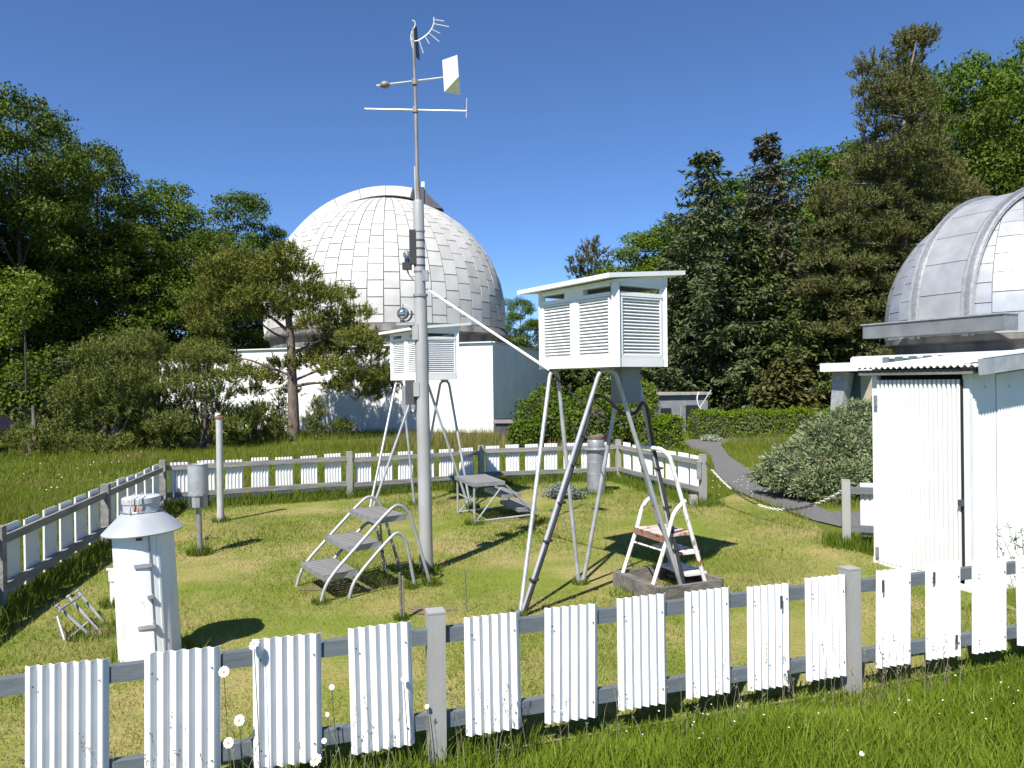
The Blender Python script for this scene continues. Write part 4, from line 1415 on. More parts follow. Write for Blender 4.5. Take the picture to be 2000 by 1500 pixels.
def link(mb, p, d, flip, ln, wd, th):
    side = d.cross(Vector((0, 0, 1)))
    if side.length < 0.1:
        side = Vector((1, 0, 0))
    side.normalize()
    if flip:
        side = side.cross(d).normalized()
    rng = [p + d * (ln / 2 * math.cos(t)) + side * (wd / 2 * math.sin(t)) for t in [2 * PI * i / 8 for i in range(9)]]
    mb.tube(rng, th, 4, caps=False)


mb = MB()
for i, (p, d, s) in enumerate(links([(0, 0, 0.52), (0.01, 0.02, 0.3), (0.03, 0.03, 0.02)], 0.024, 0, 0)):
    link(mb, p, d, i % 2, 0.034, 0.018, 0.004)
stuff(mb.build('chain_links', darkm, hc_))

# second stool, facing the other way, in the shade of the farther shelter
s20 = at(927, 1024)
U = Vector((0.94, 0.34, 0)).normalized()
Wv = Vector((-U.y, U.x, 0))
s2 = thing('step_stool', 'dark grey grated steps lying in shade behind the mast, descending to the right', 'step stool', tuple(s20))
for w in (0.0, 0.70):
    MB().tube([sp2(0, w, -0.01), sp2(0, w, 0.44)], 0.012, 8).build('leg', galvl, s2)
    MB().tube(bend([sp2(0.0, w, 0.43), sp2(0.36, w, 0.45), sp2(0.72, w, 0.10), sp2(0.74, w, -0.01)], 0.06), 0.012, 8).build('side_tube', galvl, s2, sm=True)
    MB().tube([sp2(0, w, 0.03), sp2(0.72, w, 0.06)], 0.011, 8).build('base_tube', galvl, s2)
    MB().tube([sp2(0.02, w, 0.03), sp2(0.34, w, 0.42)], 0.009, 8).build('brace', galvl, s2)
grating(s2, sp2(-0.03, -0.02, 0.455), U, Wv, 0.40, 0.74)
grating(s2, sp2(0.34, 0.02, 0.29), U, Wv, 0.24, 0.66)
grating(s2, sp2(0.54, 0.02, 0.12), U, Wv, 0.24, 0.66)
MB().tube([sp2(0.02, 0, 0.25), sp2(0.02, 0.7, 0.25)], 0.009, 6).build('cross_bar', galvl, s2)

# ------------------------------------------------------------------ rusty white step ladder on a wooden frame
la0 = at(1217, 1141)
la1 = at(1276, 1165)
la2 = at(1381, 1150)
U = Vector((la2.x - la1.x, la2.y - la1.y, 0))
Lu = U.length
U.normalize()
Wv = Vector((la0.x - la1.x, la0.y - la1.y, 0))
Lw = Wv.length
Wv.normalize()
ld = thing('step_ladder', 'rusty white tubular step ladder under the nearer shelter', 'ladder', tuple(la1))
for w in (0.0, Lw):
    pth = [sp2(Lu, w, 0.0), sp2(0.20, w, 1.02)]
    r2 = [sp2(0.0, w, 0.09), sp2(0.14, w, 0.45), sp2(0.19, w, 0.62), sp2(0.30, w, 0.70)]
    MB().tube(bend(r2, 0.10), 0.016, 10).build('rear_leg', rustywhite, ld, sm=True)
hoop = [sp2(Lu, 0, 0.0), sp2(0.16, 0, 1.05), sp2(0.12, 0.05, 1.10), sp2(0.12, Lw - 0.05, 1.10), sp2(0.16, Lw, 1.05), sp2(Lu, Lw, 0.0)]
MB().tube(bend(hoop, 0.09, 6), 0.017, 10).build('front_hoop', rustywhite, ld, sm=True)
MB().box(sp2(0.24, Lw / 2, 0.44), (0.30, Lw - 0.03, 0.022), math.atan2(U.y, U.x)).build('top_step', rustyseat, ld)
MB().box(sp2(0.10, Lw / 2, 0.425), (0.02, Lw, 0.05), math.atan2(U.y, U.x)).build('step_rim', rust, ld)
for u_, z in ((0.40, 0.29), (0.47, 0.12)):
    MB().box(sp2(u_ - 0.05, Lw / 2, z), (0.19, Lw - 0.03, 0.02), math.atan2(U.y, U.x)).build('step', rustywhite, ld)
    MB().box(sp2(u_ + 0.045, Lw / 2, z - 0.015), (0.012, Lw - 0.03, 0.03), math.atan2(U.y, U.x)).build('step_rim', rust, ld)
MB().tube([sp2(0.10, 0, 0.33), sp2(0.10, Lw, 0.33)], 0.008, 6).build('cross_bar', rustywhite, ld)

wf = thing('wooden_frame', 'weathered wooden tray frame on the grass under the rusty ladder', 'frame', tuple(la1))
ua, ub, wa, wb = -0.06, Lu + 0.03, -0.14, Lw + 0.03
ang = math.atan2(U.y, U.x)
for a, b, m_ in ((sp2(ua, wa, .045), sp2(ua, wb, .045), 0), (sp2(ub, wa, .045), sp2(ub, wb, .045), 0), (sp2(ua + .02, wa, .043), sp2(ub - .02, wa, .043), 0), (sp2(ua + .02, wb, .043), sp2(ub - .02, wb, .043), 0)):
    MB().beam(a, b, 0.03, 0.12).build('plank', woodm, wf)
MB().beam(sp2(0.0, wa + .02, 0.075), sp2(0.0, wb - .02, 0.075), 0.09, 0.022).build('plank', woodm, wf)
MB().beam(sp2(Lu - .02, wa + .02, 0.03), sp2(Lu - .02, wb - .02, 0.03), 0.10, 0.022).build('plank', woodm, wf)

# ------------------------------------------------------------------ stakes
for (px, py, h, r_, lab) in ((784, 1211, 0.33, 0.011, 'thin weathered stake in the lawn in front of the grey step stool'), (911, 1195, 0.30, 0.005, 'thin wire stake in the lawn between the mast and the near fence')):
    p = at(px, py)
    s_ = thing('stake', lab, 'stake', tuple(p), tilt=(0.03, -0.02))
    MB().tube([(0, 0, -0.03), (0.002, 0, h * 0.55), (0, 0, h)], [r_, r_, r_ * 0.8], 7).build('shaft', woodm, s_)
    if r_ > .01:
        MB().tube([(0.02, 0, -0.03), (0.021, 0, h * 0.93)], r_ * 0.6, 6).build('rod', rodm, s_)

# ------------------------------------------------------------------ chain across the gate
ga = G1 + Vector((0.03, -0.05, 0.56))
gb = G2 + Vector((-0.03, 0.05, 0.52))
ch = thing('chain', 'white and black plastic chain sagging between the two gate posts', 'chain', tuple(G1))
path = []
for i in range(41):
    t = i / 40
    p = ga.lerp(gb, t)
    p.z -= 4 * 0.36 * t * (1 - t)
    path.append(p - G1)
runs = [(0, 0.055, 0), (0.055, 0.24, 1), (0.24, 0.45, 0), (0.45, 0.64, 1), (0.64, 0.83, 0), (0.83, 1.0, 1)]
wl = mat('white_plastic', (0.66, 0.65, 0.60), (0.55, 0.54, 0.5), rough=0.5, scale=20)
lk = links(path, 0.040, 0, 0)
for a, b, col in runs:
    mb = MB()
    for i, (p, d, s) in enumerate(lk):
        if a <= s < b:
            link(mb, p, d, i % 2, 0.052, 0.026, 0.0045)
    stuff(mb.build('chain_links', wl if col else blackm, ch))
gbx = thing('latch_box', 'small grey box fixed on the gate post at the end of the far fence', 'box', tuple(G1 + Vector((-0.06, -0.04, 0.35))))
MB().box((0, 0, 0.1), (0.05, 0.05, 0.22)).build('case', galv, gbx)
MB().box((0.0, 0, 0.215), (0.06, 0.06, 0.012)).build('lid', galvl, gbx)
cbk = thing('concrete_block', 'small pale concrete block at the foot of the chain gate post', 'block', tuple(G1 + Vector((-0.14, -0.05, 0))))
MB().box((0, 0, 0.06), (0.10, 0.10, 0.16), taper=0.92).build('block', concm, cbk)

# ------------------------------------------------------------------ parked car at the far left edge
cpos = at(-178, 893)
car = thing('parked_car', 'dark red parked car just showing at the left edge behind the dwarf pines', 'car', (cpos.x, cpos.y, 0), R(8))
prof = [(-2.0, 0.28), (-2.02, 0.62), (-1.85, 0.78), (-1.25, 0.86), (-0.75, 1.32), (0.55, 1.38), (1.25, 0.95), (1.85, 0.90), (2.02, 0.66), (2.0, 0.30)]
n = len(prof)
vs = [(x, y * (0.80 if z > 1.0 else 1.0), z) for y in (-0.82, 0.82) for x, z in prof]
MB().add(vs, [tuple(range(n)), tuple(range(2 * n - 1, n - 1, -1))] + [(i, i + n, (i + 1) % n + n, (i + 1) % n) for i in range(n)]).build('body', carred, car)
for s in (-1, 1):
    MB().add([(x, s * y, z) for x, y, z in ((-1.05, 0.80, 0.90), (-0.70, 0.672, 1.26), (0.5, 0.672, 1.30), (1.05, 0.80, 0.96))] + [(x, s * (y + 0.006), z) for x, y, z in ((-1.05, 0.80, 0.90), (-0.70, 0.672, 1.26), (0.5, 0.672, 1.30), (1.05, 0.80, 0.96))],
             [(0, 1, 2, 3), (7, 6, 5, 4), (0, 4, 5, 1), (1, 5, 6, 2), (2, 6, 7, 3), (3, 7, 4, 0)]).build('side_window', glassm, car)
    for x in (-1.25, 1.25):
        wh = MB().lathe([(0.18, -0.1), (0.31, -0.1), (0.32, -0.06), (0.32, 0.06), (0.31, 0.1), (0.18, 0.1)], 20)
        wo_ = wh.build('wheel', tyrem, car, loc=(x, s * 0.76, 0.31))
        wo_.rotation_euler = (PI / 2, 0, 0)
        MB().lathe([(0.05, -0.09), (0.19, -0.09), (0.19, 0.09), (0.05, 0.09)], 16).build('rim', galvl, wo_)
    MB().box((2.0, s * 0.62, 0.66), (0.06, 0.3, 0.12)).build('tail_light', carred, car)
MB().box((2.01, 0, 0.42), (0.1, 1.5, 0.14)).build('bumper', darkm, car)

# ------------------------------------------------------------------ vegetation
def rnd(n, k=3):
    return RNG.normal(size=(n, k))


def leaves_on(P, N, size, jit=0.8, up=0.35, aspect=0.5, droop=0.0):
    """rhombic leaves at P facing roughly N"""
    n = len(P)
    nrm = unit(N * 0.7 + rnd(n) * jit + np.array([0, 0, up]))
    t = unit(np.cross(nrm, rnd(n)))
    t[:, 2] -= droop
    t = unit(t)
    w = unit(np.cross(nrm, t))
    L = size * RNG.uniform(0.6, 1.4, n)
    return rhombs(P, t, w, L, L * aspect * 0.5)


def tree_trunk(mb, H, r0, seed, limbs, fork=0.3, wob=0.02):
    rg = random.Random(seed)
    pts = [Vector((0, 0, -0.15))]
    rs = [r0 * 1.25]
    x = y = 0
    n = 9
    for i in range(1, n + 1):
        x += rg.uniform(-1, 1) * wob * H / n * 2
        y += rg.uniform(-1, 1) * wob * H / n * 2
        pts.append(Vector((x, y, H * 0.86 * i / n)))
        rs.append(r0 * (1 - 0.9 * i / n))
    mb.tube(pts, rs, 8)
    for (z, ex, ey, ez) in limbs:
        i = min(n - 1, max(0, int(z / (H * 0.86) * n)))
        a = pts[i].lerp(pts[i + 1], 0.5)
        b = Vector((ex, ey, ez))
        m_ = a.lerp(b, 0.5) + Vector((0, 0, -0.04 * H * rg.uniform(-0.4, 1)))
        r_ = rs[i] * 0.42
        mb.tube([a, m_, b], [r_, r_ * 0.6, r_ * 0.15], 6)
    return pts


def broadleaf_proto(seed, H=16.0, Rc=4.0, nclump=130, per=420, leaf=0.20, low=0.16):
    global RNG
    RNG = np.random.default_rng(seed)
    cl = []
    tries = 0
    while len(cl) < nclump and tries < 9000:
        tries += 1
        u = RNG.uniform(-1, 1, 3)
        d = np.hypot(u[0], u[1])
        if d > 1 or d < 0.25:
            continue
        f = u[2] * 0.5 + 0.5
        prof = (math.sin(PI * min(1, 0.10 + 0.84 * f ** 0.9))) ** 0.55
        wob = 1 + 0.22 * math.sin(3 * math.atan2(u[1], u[0]) + seed + 5 * f)
        zz = low * H + f * (0.94 - low) * H
        c = np.array([u[0] * Rc * prof * wob, u[1] * Rc * prof * wob, zz])
        if all(np.linalg.norm((c - q[0]) * [1, 1, 1.25]) > 0.95 for q in cl):
            cl.append((c, RNG.uniform(0.55, 1.15) * (1.1 - 0.3 * f)))
    cl.append((np.array([RNG.uniform(-.4, .4), 0, H * 0.95]), 0.7))
    V = []
    for c, r in cl:
        n = int(per * (r / 0.9) ** 2)
        d = unit(rnd(n) + np.array([0, 0, 0.25]))
        rad = RNG.uniform(0.2, 1.0, n) ** 0.45
        lump = 1 + 0.25 * np.sin(d[:, 0] * 5 + c[0]) * np.sin(d[:, 1] * 5 + c[1]) + 0.12 * rnd(n, 1)[:, 0]
        P = c + d * (rad * r * lump)[:, None] * np.array([1.2, 1.2, 0.66])
        V.append(leaves_on(P, d, leaf, jit=0.6, up=0.5))
    lim = [(max(0.15 * H, c[2] - 0.10 * H - 0.3 * math.hypot(c[0], c[1])), *c) for c, r in cl[::4]]
    return np.concatenate(V), lim


LEAF_MATS = {
    'dark': leafmat('leaf_dark_green', [(0.034, 0.060, 0.008), (0.068, 0.105, 0.012), (0.115, 0.155, 0.016)], trans=0.22, scale=0.35),
    'fresh': leafmat('leaf_fresh_green', [(0.045, 0.080, 0.009), (0.085, 0.14, 0.014), (0.13, 0.195, 0.02)], trans=0.28, scale=0.35),
    'bright': leafmat('leaf_bright_green', [(0.075, 0.12, 0.012), (0.13, 0.19, 0.018), (0.18, 0.24, 0.03)], trans=0.3, scale=0.6),
}
BL = {}
for key, seed in (('a', 11), ('b', 23), ('c', 37)):
    BL[key] = broadleaf_proto(seed)
TR = {k: None for k in BL}
for k in BL:
    mb = MB()
    tree_trunk(mb, 16, 0.24, hash(k) % 97 if False else ord(k), BL[k][1])
    TR[k] = mb.mesh('trunk', barkm, True)
CROWN = {}


def broadleaf(label, px, top, hw, Y, var, tone, rot=None, low=None):
    """tree whose tip is seen at (px, top); hw = half width in photo pixels"""
    tp = atY(px, top, Y)
    base = Vector((tp.x, Y, gzf(tp.x, Y)))
    H = tp.z - base.z
    rr = hw * Y / FPX
    k = (var, tone)
    if k not in CROWN:
        CROWN[k] = npmesh('crown', BL[var][0], 4, LEAF_MATS[tone])
    t = thing('broadleaf_tree', label, 'tree', tuple(base), rot if rot is not None else random.uniform(0, 6.28), 'broadleaf trees')
    t.scale = (rr / 4.2, rr / 4.2, H / 16.0)
    ob('crown', CROWN[k], t)
    ob('trunk', TR[k[0]], t)
    return t


for i, (lab, px, top, hw, Y, var, tone) in enumerate((
        ('tallest dark broadleaf tree at the left edge of the picture', 30, 150, 150, 34, 'a', 'dark'),
        ('broadleaf tree with a pointed top, second from the left edge', 188, 262, 110, 38, 'b', 'dark'),
        ('rounded yellow-green broadleaf tree midway between left edge and big dome', 310, 338, 120, 42, 'c', 'fresh'),
        ('green broadleaf tree rising behind the left side of the big dome', 455, 362, 120, 43, 'a', 'fresh'),
        ('small broadleaf tree touching the left outline of the big dome', 535, 432, 70, 45, 'b', 'fresh'),
        ('dark broadleaf tree partly hidden behind the tallest left tree', 110, 225, 90, 46, 'c', 'dark'),
        ('dark shaded broadleaf tree in the wood behind the dwarf pines', 250, 420, 120, 37, 'b', 'dark'),
        ('dark shaded broadleaf tree left of the pine, below the lit crowns', 400, 440, 110, 38, 'c', 'dark'),
        ('dark tall broadleaf tree cut off by the left edge', -95, 185, 140, 36, 'b', 'dark'),
        ('pale green broadleaf tree behind the right flank of the big dome', 1015, 575, 60, 46, 'a', 'fresh'),
        ('green broadleaf tree showing between big dome and nearer shelter', 1095, 600, 70, 48, 'c', 'fresh'),
        ('bright green broadleaf tree left of the spruces, above the shelter roof', 1275, 445, 150, 44, 'b', 'bright'),
        ('green broadleaf tree peeping out between the two pointed spruces', 1565, 282, 160, 46, 'a', 'fresh'),
        ('green broadleaf tree between dead-topped spruce and the big pine', 1640, 330, 110, 48, 'c', 'fresh'),
        ('large green broadleaf tree directly above the small dome', 1885, 92, 160, 42, 'b', 'fresh'),
        ('large green broadleaf tree at the upper right corner', 2010, 48, 150, 40, 'c', 'fresh'),
        ('fresh green broadleaf tree just left of the blue-green spruce', 1322, 405, 130, 45, 'c', 'fresh'),
        ('green broadleaf tree filling the gap between the blue-green and the dying spruce', 1440, 335, 120, 44, 'b', 'fresh'),
        ('green broadleaf tree rising just left of the tall brownish pine', 1665, 262, 120, 47, 'b', 'fresh'),
        ('dense green broadleaf tree right of the tall brownish pine top', 1835, 130, 130, 46, 'a', 'fresh'),
        ('dark green broadleaf tree over the crown of the small dome', 1945, 190, 150, 37, 'a', 'dark'),
        ('dark broadleaf tree low behind the left shoulder of the small dome', 1850, 300, 110, 38, 'a', 'dark'),
)):
    broadleaf(lab, px, top, hw, Y, var, tone, rot=i * 1.3)
# the wood goes on to the left of the frame
for i, (x, y, h, r_) in enumerate(((-27, 27, 20, 5), (-31, 20, 21, 5.5), (-32, 37, 19, 4.5), (-35, 30, 22, 6))):
    t = thing('broadleaf_tree', 'broadleaf tree of the wood, out of sight left of the picture', 'tree', (x, y, 0), i * 2.1, 'trees left of the picture')
    t.scale = (r_ / 4, r_ / 4, h / 16)
    if ('c', 'dark') not in CROWN:
        CROWN[('c', 'dark')] = npmesh('crown', BL['c'][0], 4, LEAF_MATS['dark'])
    ob('crown', CROWN[('c', 'dark')], t)
    ob('trunk', TR['c'], t)


def small_bush(name, label, cat, base, r, h, n, leaf, m, lobes=7, seed=1, group=None, flat=0.8):
    """rounded shrub of several lobes"""
    global RNG
    RNG = np.random.default_rng(seed)
    t = thing(name, label, cat, tuple(base), 0, group)
    V = []
    core = MB()
    for i in range(lobes):
        a = 2 * PI * i / lobes + RNG.uniform(-.4, .4)
        q = RNG.uniform(0.15, 0.62) * r if i else 0
        lr = r * RNG.uniform(0.42, 0.62)
        lh = min(h / 2, lr * flat * 1.2)
        c = np.array([q * math.cos(a), q * math.sin(a), RNG.uniform(0.35, 0.98) * (h - lh) if i else h - lh])
        k = n // lobes
        d = unit(rnd(k))
        d[:, 2] = np.where(d[:, 2] < -0.5, -d[:, 2], d[:, 2])
        P = c + d * np.array([lr, lr, lh]) * (RNG.uniform(0.5, 1.0, k) ** 0.4)[:, None] + rnd(k) * 0.03 * r
        P[:, 2] = np.maximum(P[:, 2], 0.01)
        V.append(leaves_on(P, d, leaf))
        core.tube([(0, 0, 0), (c[0] * .5, c[1] * .5, c[2] * .6), tuple(c)], [0.03, 0.02, 0.008], 5)
        core.sphere(c, lr * 0.6, 8, 6, lh / lr)  # added opaque dark core, blocks the view through the leaves
    ob('crown', npmesh('crown', np.concatenate(V), 4, m), t)
    core.build('branches', twigm, t)
    return t


# dark undergrowth at the edge of the left wood
under = [(40, 27.5, 1.5, 2.4), (120, 30, 2.2, 3.4), (215, 31, 2.2, 3.2), (310, 32, 2.3, 3.4), (400, 33, 2.2, 3.2), (480, 34, 2.0, 3.0), (-20, 31, 2.4, 3.6)]
names = ['behind the dwarf pines at the left edge', 'under the tallest left tree', 'in the dark gap left of centre wood', 'above the tallest dwarf pine', 'left of the pine crown', 'behind the left end of the observatory wall', 'cut by the left edge of the wood']
for i, ((px, Y, r_, h), nm) in enumerate(zip(under, names)):
    p = atY(px, 800, Y)
    small_bush('undergrowth_bush', 'dark undergrowth bush ' + nm, 'bush', (p.x, Y, 0), r_, h, 8000, 0.16, LEAF_MATS['dark'], 8, 50 + i, 'undergrowth at the edge of the wood', flat=1.1)
# young maple catching the sun at the left edge
mp_ = atY(45, 520, 27)
t = thing('young_tree', 'young bright green sunlit tree at the left edge, half way up', 'tree', (mp_.x, 27, 0), 0.4)
RNG = np.random.default_rng(5)
V = []
for (px, py, r_) in ((35, 545, 38), (70, 560, 34), (20, 580, 36), (60, 600, 36), (30, 625, 32), (15, 660, 26), (5, 790, 22), (8, 815, 20)):
    c = np.array(atY(px, py, 27 + RNG.uniform(-.6, .6)) - Vector((mp_.x, 27, 0)))
    rr = r_ * 27 / FPX
    n = 420
    d = unit(rnd(n))
    V.append(leaves_on(c + d * (RNG.uniform(.3, 1, n) ** .5)[:, None] * rr * np.array([1.1, 1.1, 0.75]), d, 0.13))
t.rotation_euler = (0, 0, 0)
ob('crown', npmesh('crown', np.concatenate(V), 4, LEAF_MATS['bright']), t)
MB().tube([(0, 0, -0.1), (0.05, 0, 2.2), (0, 0, 5.0)], [0.05, 0.035, 0.015], 7).build('trunk', twigm, t, sm=True)

# ------------------------------------------------------------------ spruces and big pine on the right
needle_spruce = leafmat('needles_spruce', [(0.045, 0.062, 0.018), (0.080, 0.102, 0.028), (0.13, 0.148, 0.045)], trans=0.08, scale=0.5)
needle_blue = leafmat('needles_bluish', [(0.042, 0.064, 0.026), (0.080, 0.106, 0.042), (0.13, 0.155, 0.066)], trans=0.08, scale=0.5)
needle_brown = leafmat('needles_brownish', [(0.070, 0.070, 0.042), (0.105, 0.102, 0.060), (0.11, 0.13, 0.055)], trans=0.08, scale=0.4)
needle_olive = leafmat('needles_olive', [(0.055, 0.060, 0.016), (0.095, 0.095, 0.028), (0.14, 0.13, 0.042)], trans=0.10, scale=0.5)
needle_bigpine = leafmat('needles_big_pine', [(0.06, 0.07, 0.022), (0.11, 0.118, 0.034), (0.18, 0.17, 0.058)], trans=0.1, scale=0.5, dry=(0.17, 0.13, 0.06), dscale=0.4, dlo=0.58, dhi=0.85)
needle_pine = leafmat('needles_pine', [(0.07, 0.09, 0.018), (0.155, 0.17, 0.03), (0.27, 0.26, 0.055)], trans=0.12, scale=1.0, dry=(0.20, 0.13, 0.03), dscale=0.9, dlo=0.70, dhi=0.84)
needle_dwarf = leafmat('needles_dwarf_pine', [(0.06, 0.085, 0.020), (0.135, 0.16, 0.034), (0.25, 0.25, 0.065)], trans=0.12, scale=1.2, dry=(0.15, 0.13, 0.03), dscale=0.8, dlo=0.62, dhi=0.78)


def spruce(label, px, top, hw, Y, m, seed, whorls=34, droop=0.28, sparse=1.0, flatb=0.0, cat_group='spruces', power=0.8, name='spruce_tree'):
    global RNG
    RNG = np.random.default_rng(seed)
    tp = atY(px, top, Y)
    base = Vector((tp.x, Y, gzf(tp.x, Y)))
    H = tp.z - base.z
    Rm = hw * Y / FPX
    t = thing(name, label, 'tree', tuple(base), 0, cat_group)
    br = MB()
    br.tube([(0, 0, -0.2), (0.02 * H * .3, 0, H * 0.5), (0, 0, H * 0.99)], [0.022 * H, 0.012 * H, 0.012], 8)
    V = []
    for wi in range(whorls):
        f = (wi + RNG.uniform(-.35, .35)) / whorls
        h = min(H * (0.04 + 0.96 * f), H * 0.985)
        r = Rm * (max(0.0, 1 - h / H) ** power) * RNG.uniform(0.75, 1.1) + 0.12
        nb = max(4, int((6 + 3 * (1 - f)) * sparse))
        a0 = RNG.uniform(0, 6.28)
        for b in range(nb):
            a = a0 + 2 * PI * b / nb + RNG.uniform(-.3, .3)
            rb_ = r * RNG.uniform(0.6, 1.15)
            dr = np.array([math.cos(a), math.sin(a), 0])
            sd_ = np.array([-dr[1], dr[0], 0])
            ns_ = max(6, int(rb_ / 0.16))          # side twigs along the bough
            s_ = np.repeat(np.linspace(0.12, 1.0, ns_), 2)
            sgn = np.tile([-1.0, 1.0], ns_)
            ax = np.array([0, 0, h]) + dr * (s_ * rb_)[:, None]
            ax[:, 2] += -droop * rb_ * np.sin(s_ * 2.0) * (1 - flatb) + 0.22 * rb_ * np.maximum(0, s_ - 0.6)
            tw = (0.36 * rb_ * (1.08 - s_) + 0.16) * RNG.uniform(0.6, 1.15, len(s_))
            td = unit(dr * 0.75 + sd_ * sgn[:, None] * 0.8 + np.array([0, 0, -0.30]) + rnd(len(s_)) * 0.18)
            kk = 5
            q = np.tile((np.arange(kk) + 0.3) / kk, len(s_))
            P = np.repeat(ax, kk, 0) + np.repeat(td, kk, 0) * (q * np.repeat(tw, kk))[:, None] + rnd(len(q)) * 0.03
            P[:, 2] -= np.abs(rnd(len(q), 1)[:, 0]) * 0.07
            D = unit(np.repeat(td, kk, 0) + rnd(len(q)) * 0.42 + np.array([0, 0, -0.12]))
            wd = unit(np.cross(D, np.array([0, 0, 1.0]) + rnd(len(q)) * 0.5))
            L = RNG.uniform(0.16, 0.34, len(q))
            V.append(rhombs(P, D, wd, L, L * RNG.uniform(0.13, 0.24, len(q))))
            if b % 2 == 0:
                e = dr * rb_ * 0.9
                br.tube([(0, 0, h), (e[0] * .5, e[1] * .5, h - droop * rb_ * 0.84 * (1 - flatb)), (e[0], e[1], h - droop * rb_ * 0.85 * (1 - flatb))], [0.028, 0.018, 0.006], 4)
    ob('crown', npmesh('crown', np.concatenate(V), 4, m), t)
    br.build('trunk', barkm, t)
    return t


spruce('blue-green pointed spruce, leftmost of the tall conifers', 1378, 278, 215, 33, needle_blue, 101, power=0.76)
spruce('brown tinged dying spruce with a bare pointed top', 1497, 243, 190, 35, needle_brown, 102, droop=0.40, power=0.80)
spruce('dark spruce filling the gap right of the nearer shelter', 1315, 480, 150, 35, needle_spruce, 103, power=0.7)
spruce('dark spruce below the dying one, behind the long hedge', 1462, 430, 165, 33, needle_spruce, 104, power=0.65)
spruce('dark spruce standing behind the entrance canopy', 1620, 400, 190, 31, needle_spruce, 105, power=0.7)
spruce('low olive young spruce right behind the long hedge', 1535, 690, 95, 25.5, needle_olive, 106, whorls=20, power=0.6)
spruce('dark spruce between entrance canopy and small dome', 1730, 470, 170, 34, needle_spruce, 107, power=0.6)
spruce('small dark spruce at the left end of the conifer row', 1245, 620, 90, 38, needle_spruce, 108, whorls=26, power=0.6)
spruce('squat dark spruce seen under the floor of the nearer shelter', 1120, 655, 110, 42, needle_spruce, 109, whorls=24, power=0.5)
spruce('squat dark spruce right behind the shaded observatory wall', 1050, 670, 90, 43, needle_spruce, 110, whorls=22, power=0.5)


def tufts(P, D, n_each, L, wd):
    """pine shoots: needles bristling all along a short twig that starts at P and runs along D"""
    n = len(P)
    k = n_each * 2
    sl_ = np.repeat(L * RNG.uniform(1.0, 2.2, n), k)
    tt = RNG.uniform(0.0, 1.0, n * k)
    ax = np.repeat(D, k, 0)
    PP = np.repeat(P, k, 0) + ax * (sl_ * tt)[:, None]
    DD = unit(ax * 0.75 + rnd(n * k) * 0.62)
    ww = unit(np.cross(DD, rnd(n * k)))
    LL = L * 0.72 * RNG.uniform(0.7, 1.25, n * k)
    return np.stack([PP + ww * wd, PP - ww * wd, PP + DD * LL[:, None]], 1).reshape(-1, 3)


def clump_pine(name, label, base, clumps, trunk, limbs, m, per, n_each, L, wd, seed, flat=0.7, group=None, bark=None, up=0.5):
    """pine built from foliage clumps (x, y, z, r), a trunk path and limbs; all relative to base"""
    global RNG
    RNG = np.random.default_rng(seed)
    t = thing(name, label, 'tree', tuple(base), 0, group)
    V = []
    for (x, y, z, r) in clumps:
        n = max(8, int(per * 0.5 * (r / 0.6) ** 2))
        d = unit(rnd(n))
        d[:, 2] = np.where(d[:, 2] < -0.35, -d[:, 2] * 0.6, d[:, 2])
        P = np.array([x, y, z]) + d * (RNG.uniform(0.35, 1.0, n) ** 0.5)[:, None] * r * np.array([1.1, 1.1, flat]) + rnd(n) * 0.05 * r
        V.append(tufts(P, unit(d + np.array([0, 0, up + 0.35]) + rnd(n) * 0.2), n_each, L, wd))
    ob('crown', npmesh('crown', np.concatenate(V), 3, m), t)
    mb = MB()
    mb.tube([p for p, r in trunk], [r for p, r in trunk], 10)
    for pth, r0 in limbs:
        pth = catmull(pth, 4)
        k = len(pth)
        mb.tube(pth, [r0 * (1 - 0.8 * i / (k - 1)) for i in range(k)], 6)
    mb.build('trunk', bark or pinebark, t, sm=True)
    return t


def px_clumps(base, Y, lst, dy, seed):
    rg = random.Random(seed)
    out = []
    for (px, py, r_) in lst:
        yy = Y + rg.uniform(-dy, dy)
        p = atY(px, py, yy) - Vector(base)
        out.append((p.x, p.y, p.z, r_ * Y / FPX * 0.94))
    return out


# the pine in front of the big dome
PY = 22.5
pb = Vector((atY(573, 855, PY).x, PY, 0))
lst = [(430, 532, 36), (470, 520, 40), (515, 548, 46), (408, 598, 42), (452, 606, 46), (500, 592, 46), (556, 505, 32), (585, 540, 36), (604, 578, 36), (640, 596, 32), (668, 582, 26),
       (402, 648, 30), (390, 620, 30), (392, 700, 42), (432, 716, 38), (478, 742, 30), (520, 748, 28), (552, 722, 26), (600, 716, 34), (640, 700, 38), (676, 655, 42), (702, 672, 38), (722, 702, 36),
       (738, 742, 32), (694, 752, 36), (660, 728, 34), (625, 684, 26), (700, 620, 24), (350, 712, 34), (365, 745, 28), (545, 570, 34), (560, 600, 28), (535, 520, 30), (570, 770, 16), (490, 770, 22), (748, 762, 26), (718, 778, 24), (762, 735, 22), (655, 765, 22), (610, 640, 30), (660, 625, 30), (470, 560, 40), (420, 560, 30), (585, 610, 30), (530, 620, 30)]
cl = px_clumps(pb, PY, lst, 1.0, 3)
zt_p = lambda y: atY(573, y, PY).z
tp_ = lambda x, y, dy=0.0: atY(x, y, PY + dy) - pb
trunk = [(Vector((0, 0, -0.1)), 0.20), (tp_(573, 790), 0.155), (tp_(570, 720), 0.13), (tp_(568, 660), 0.115), (tp_(560, 590), 0.085), (tp_(556, 520), 0.03)]
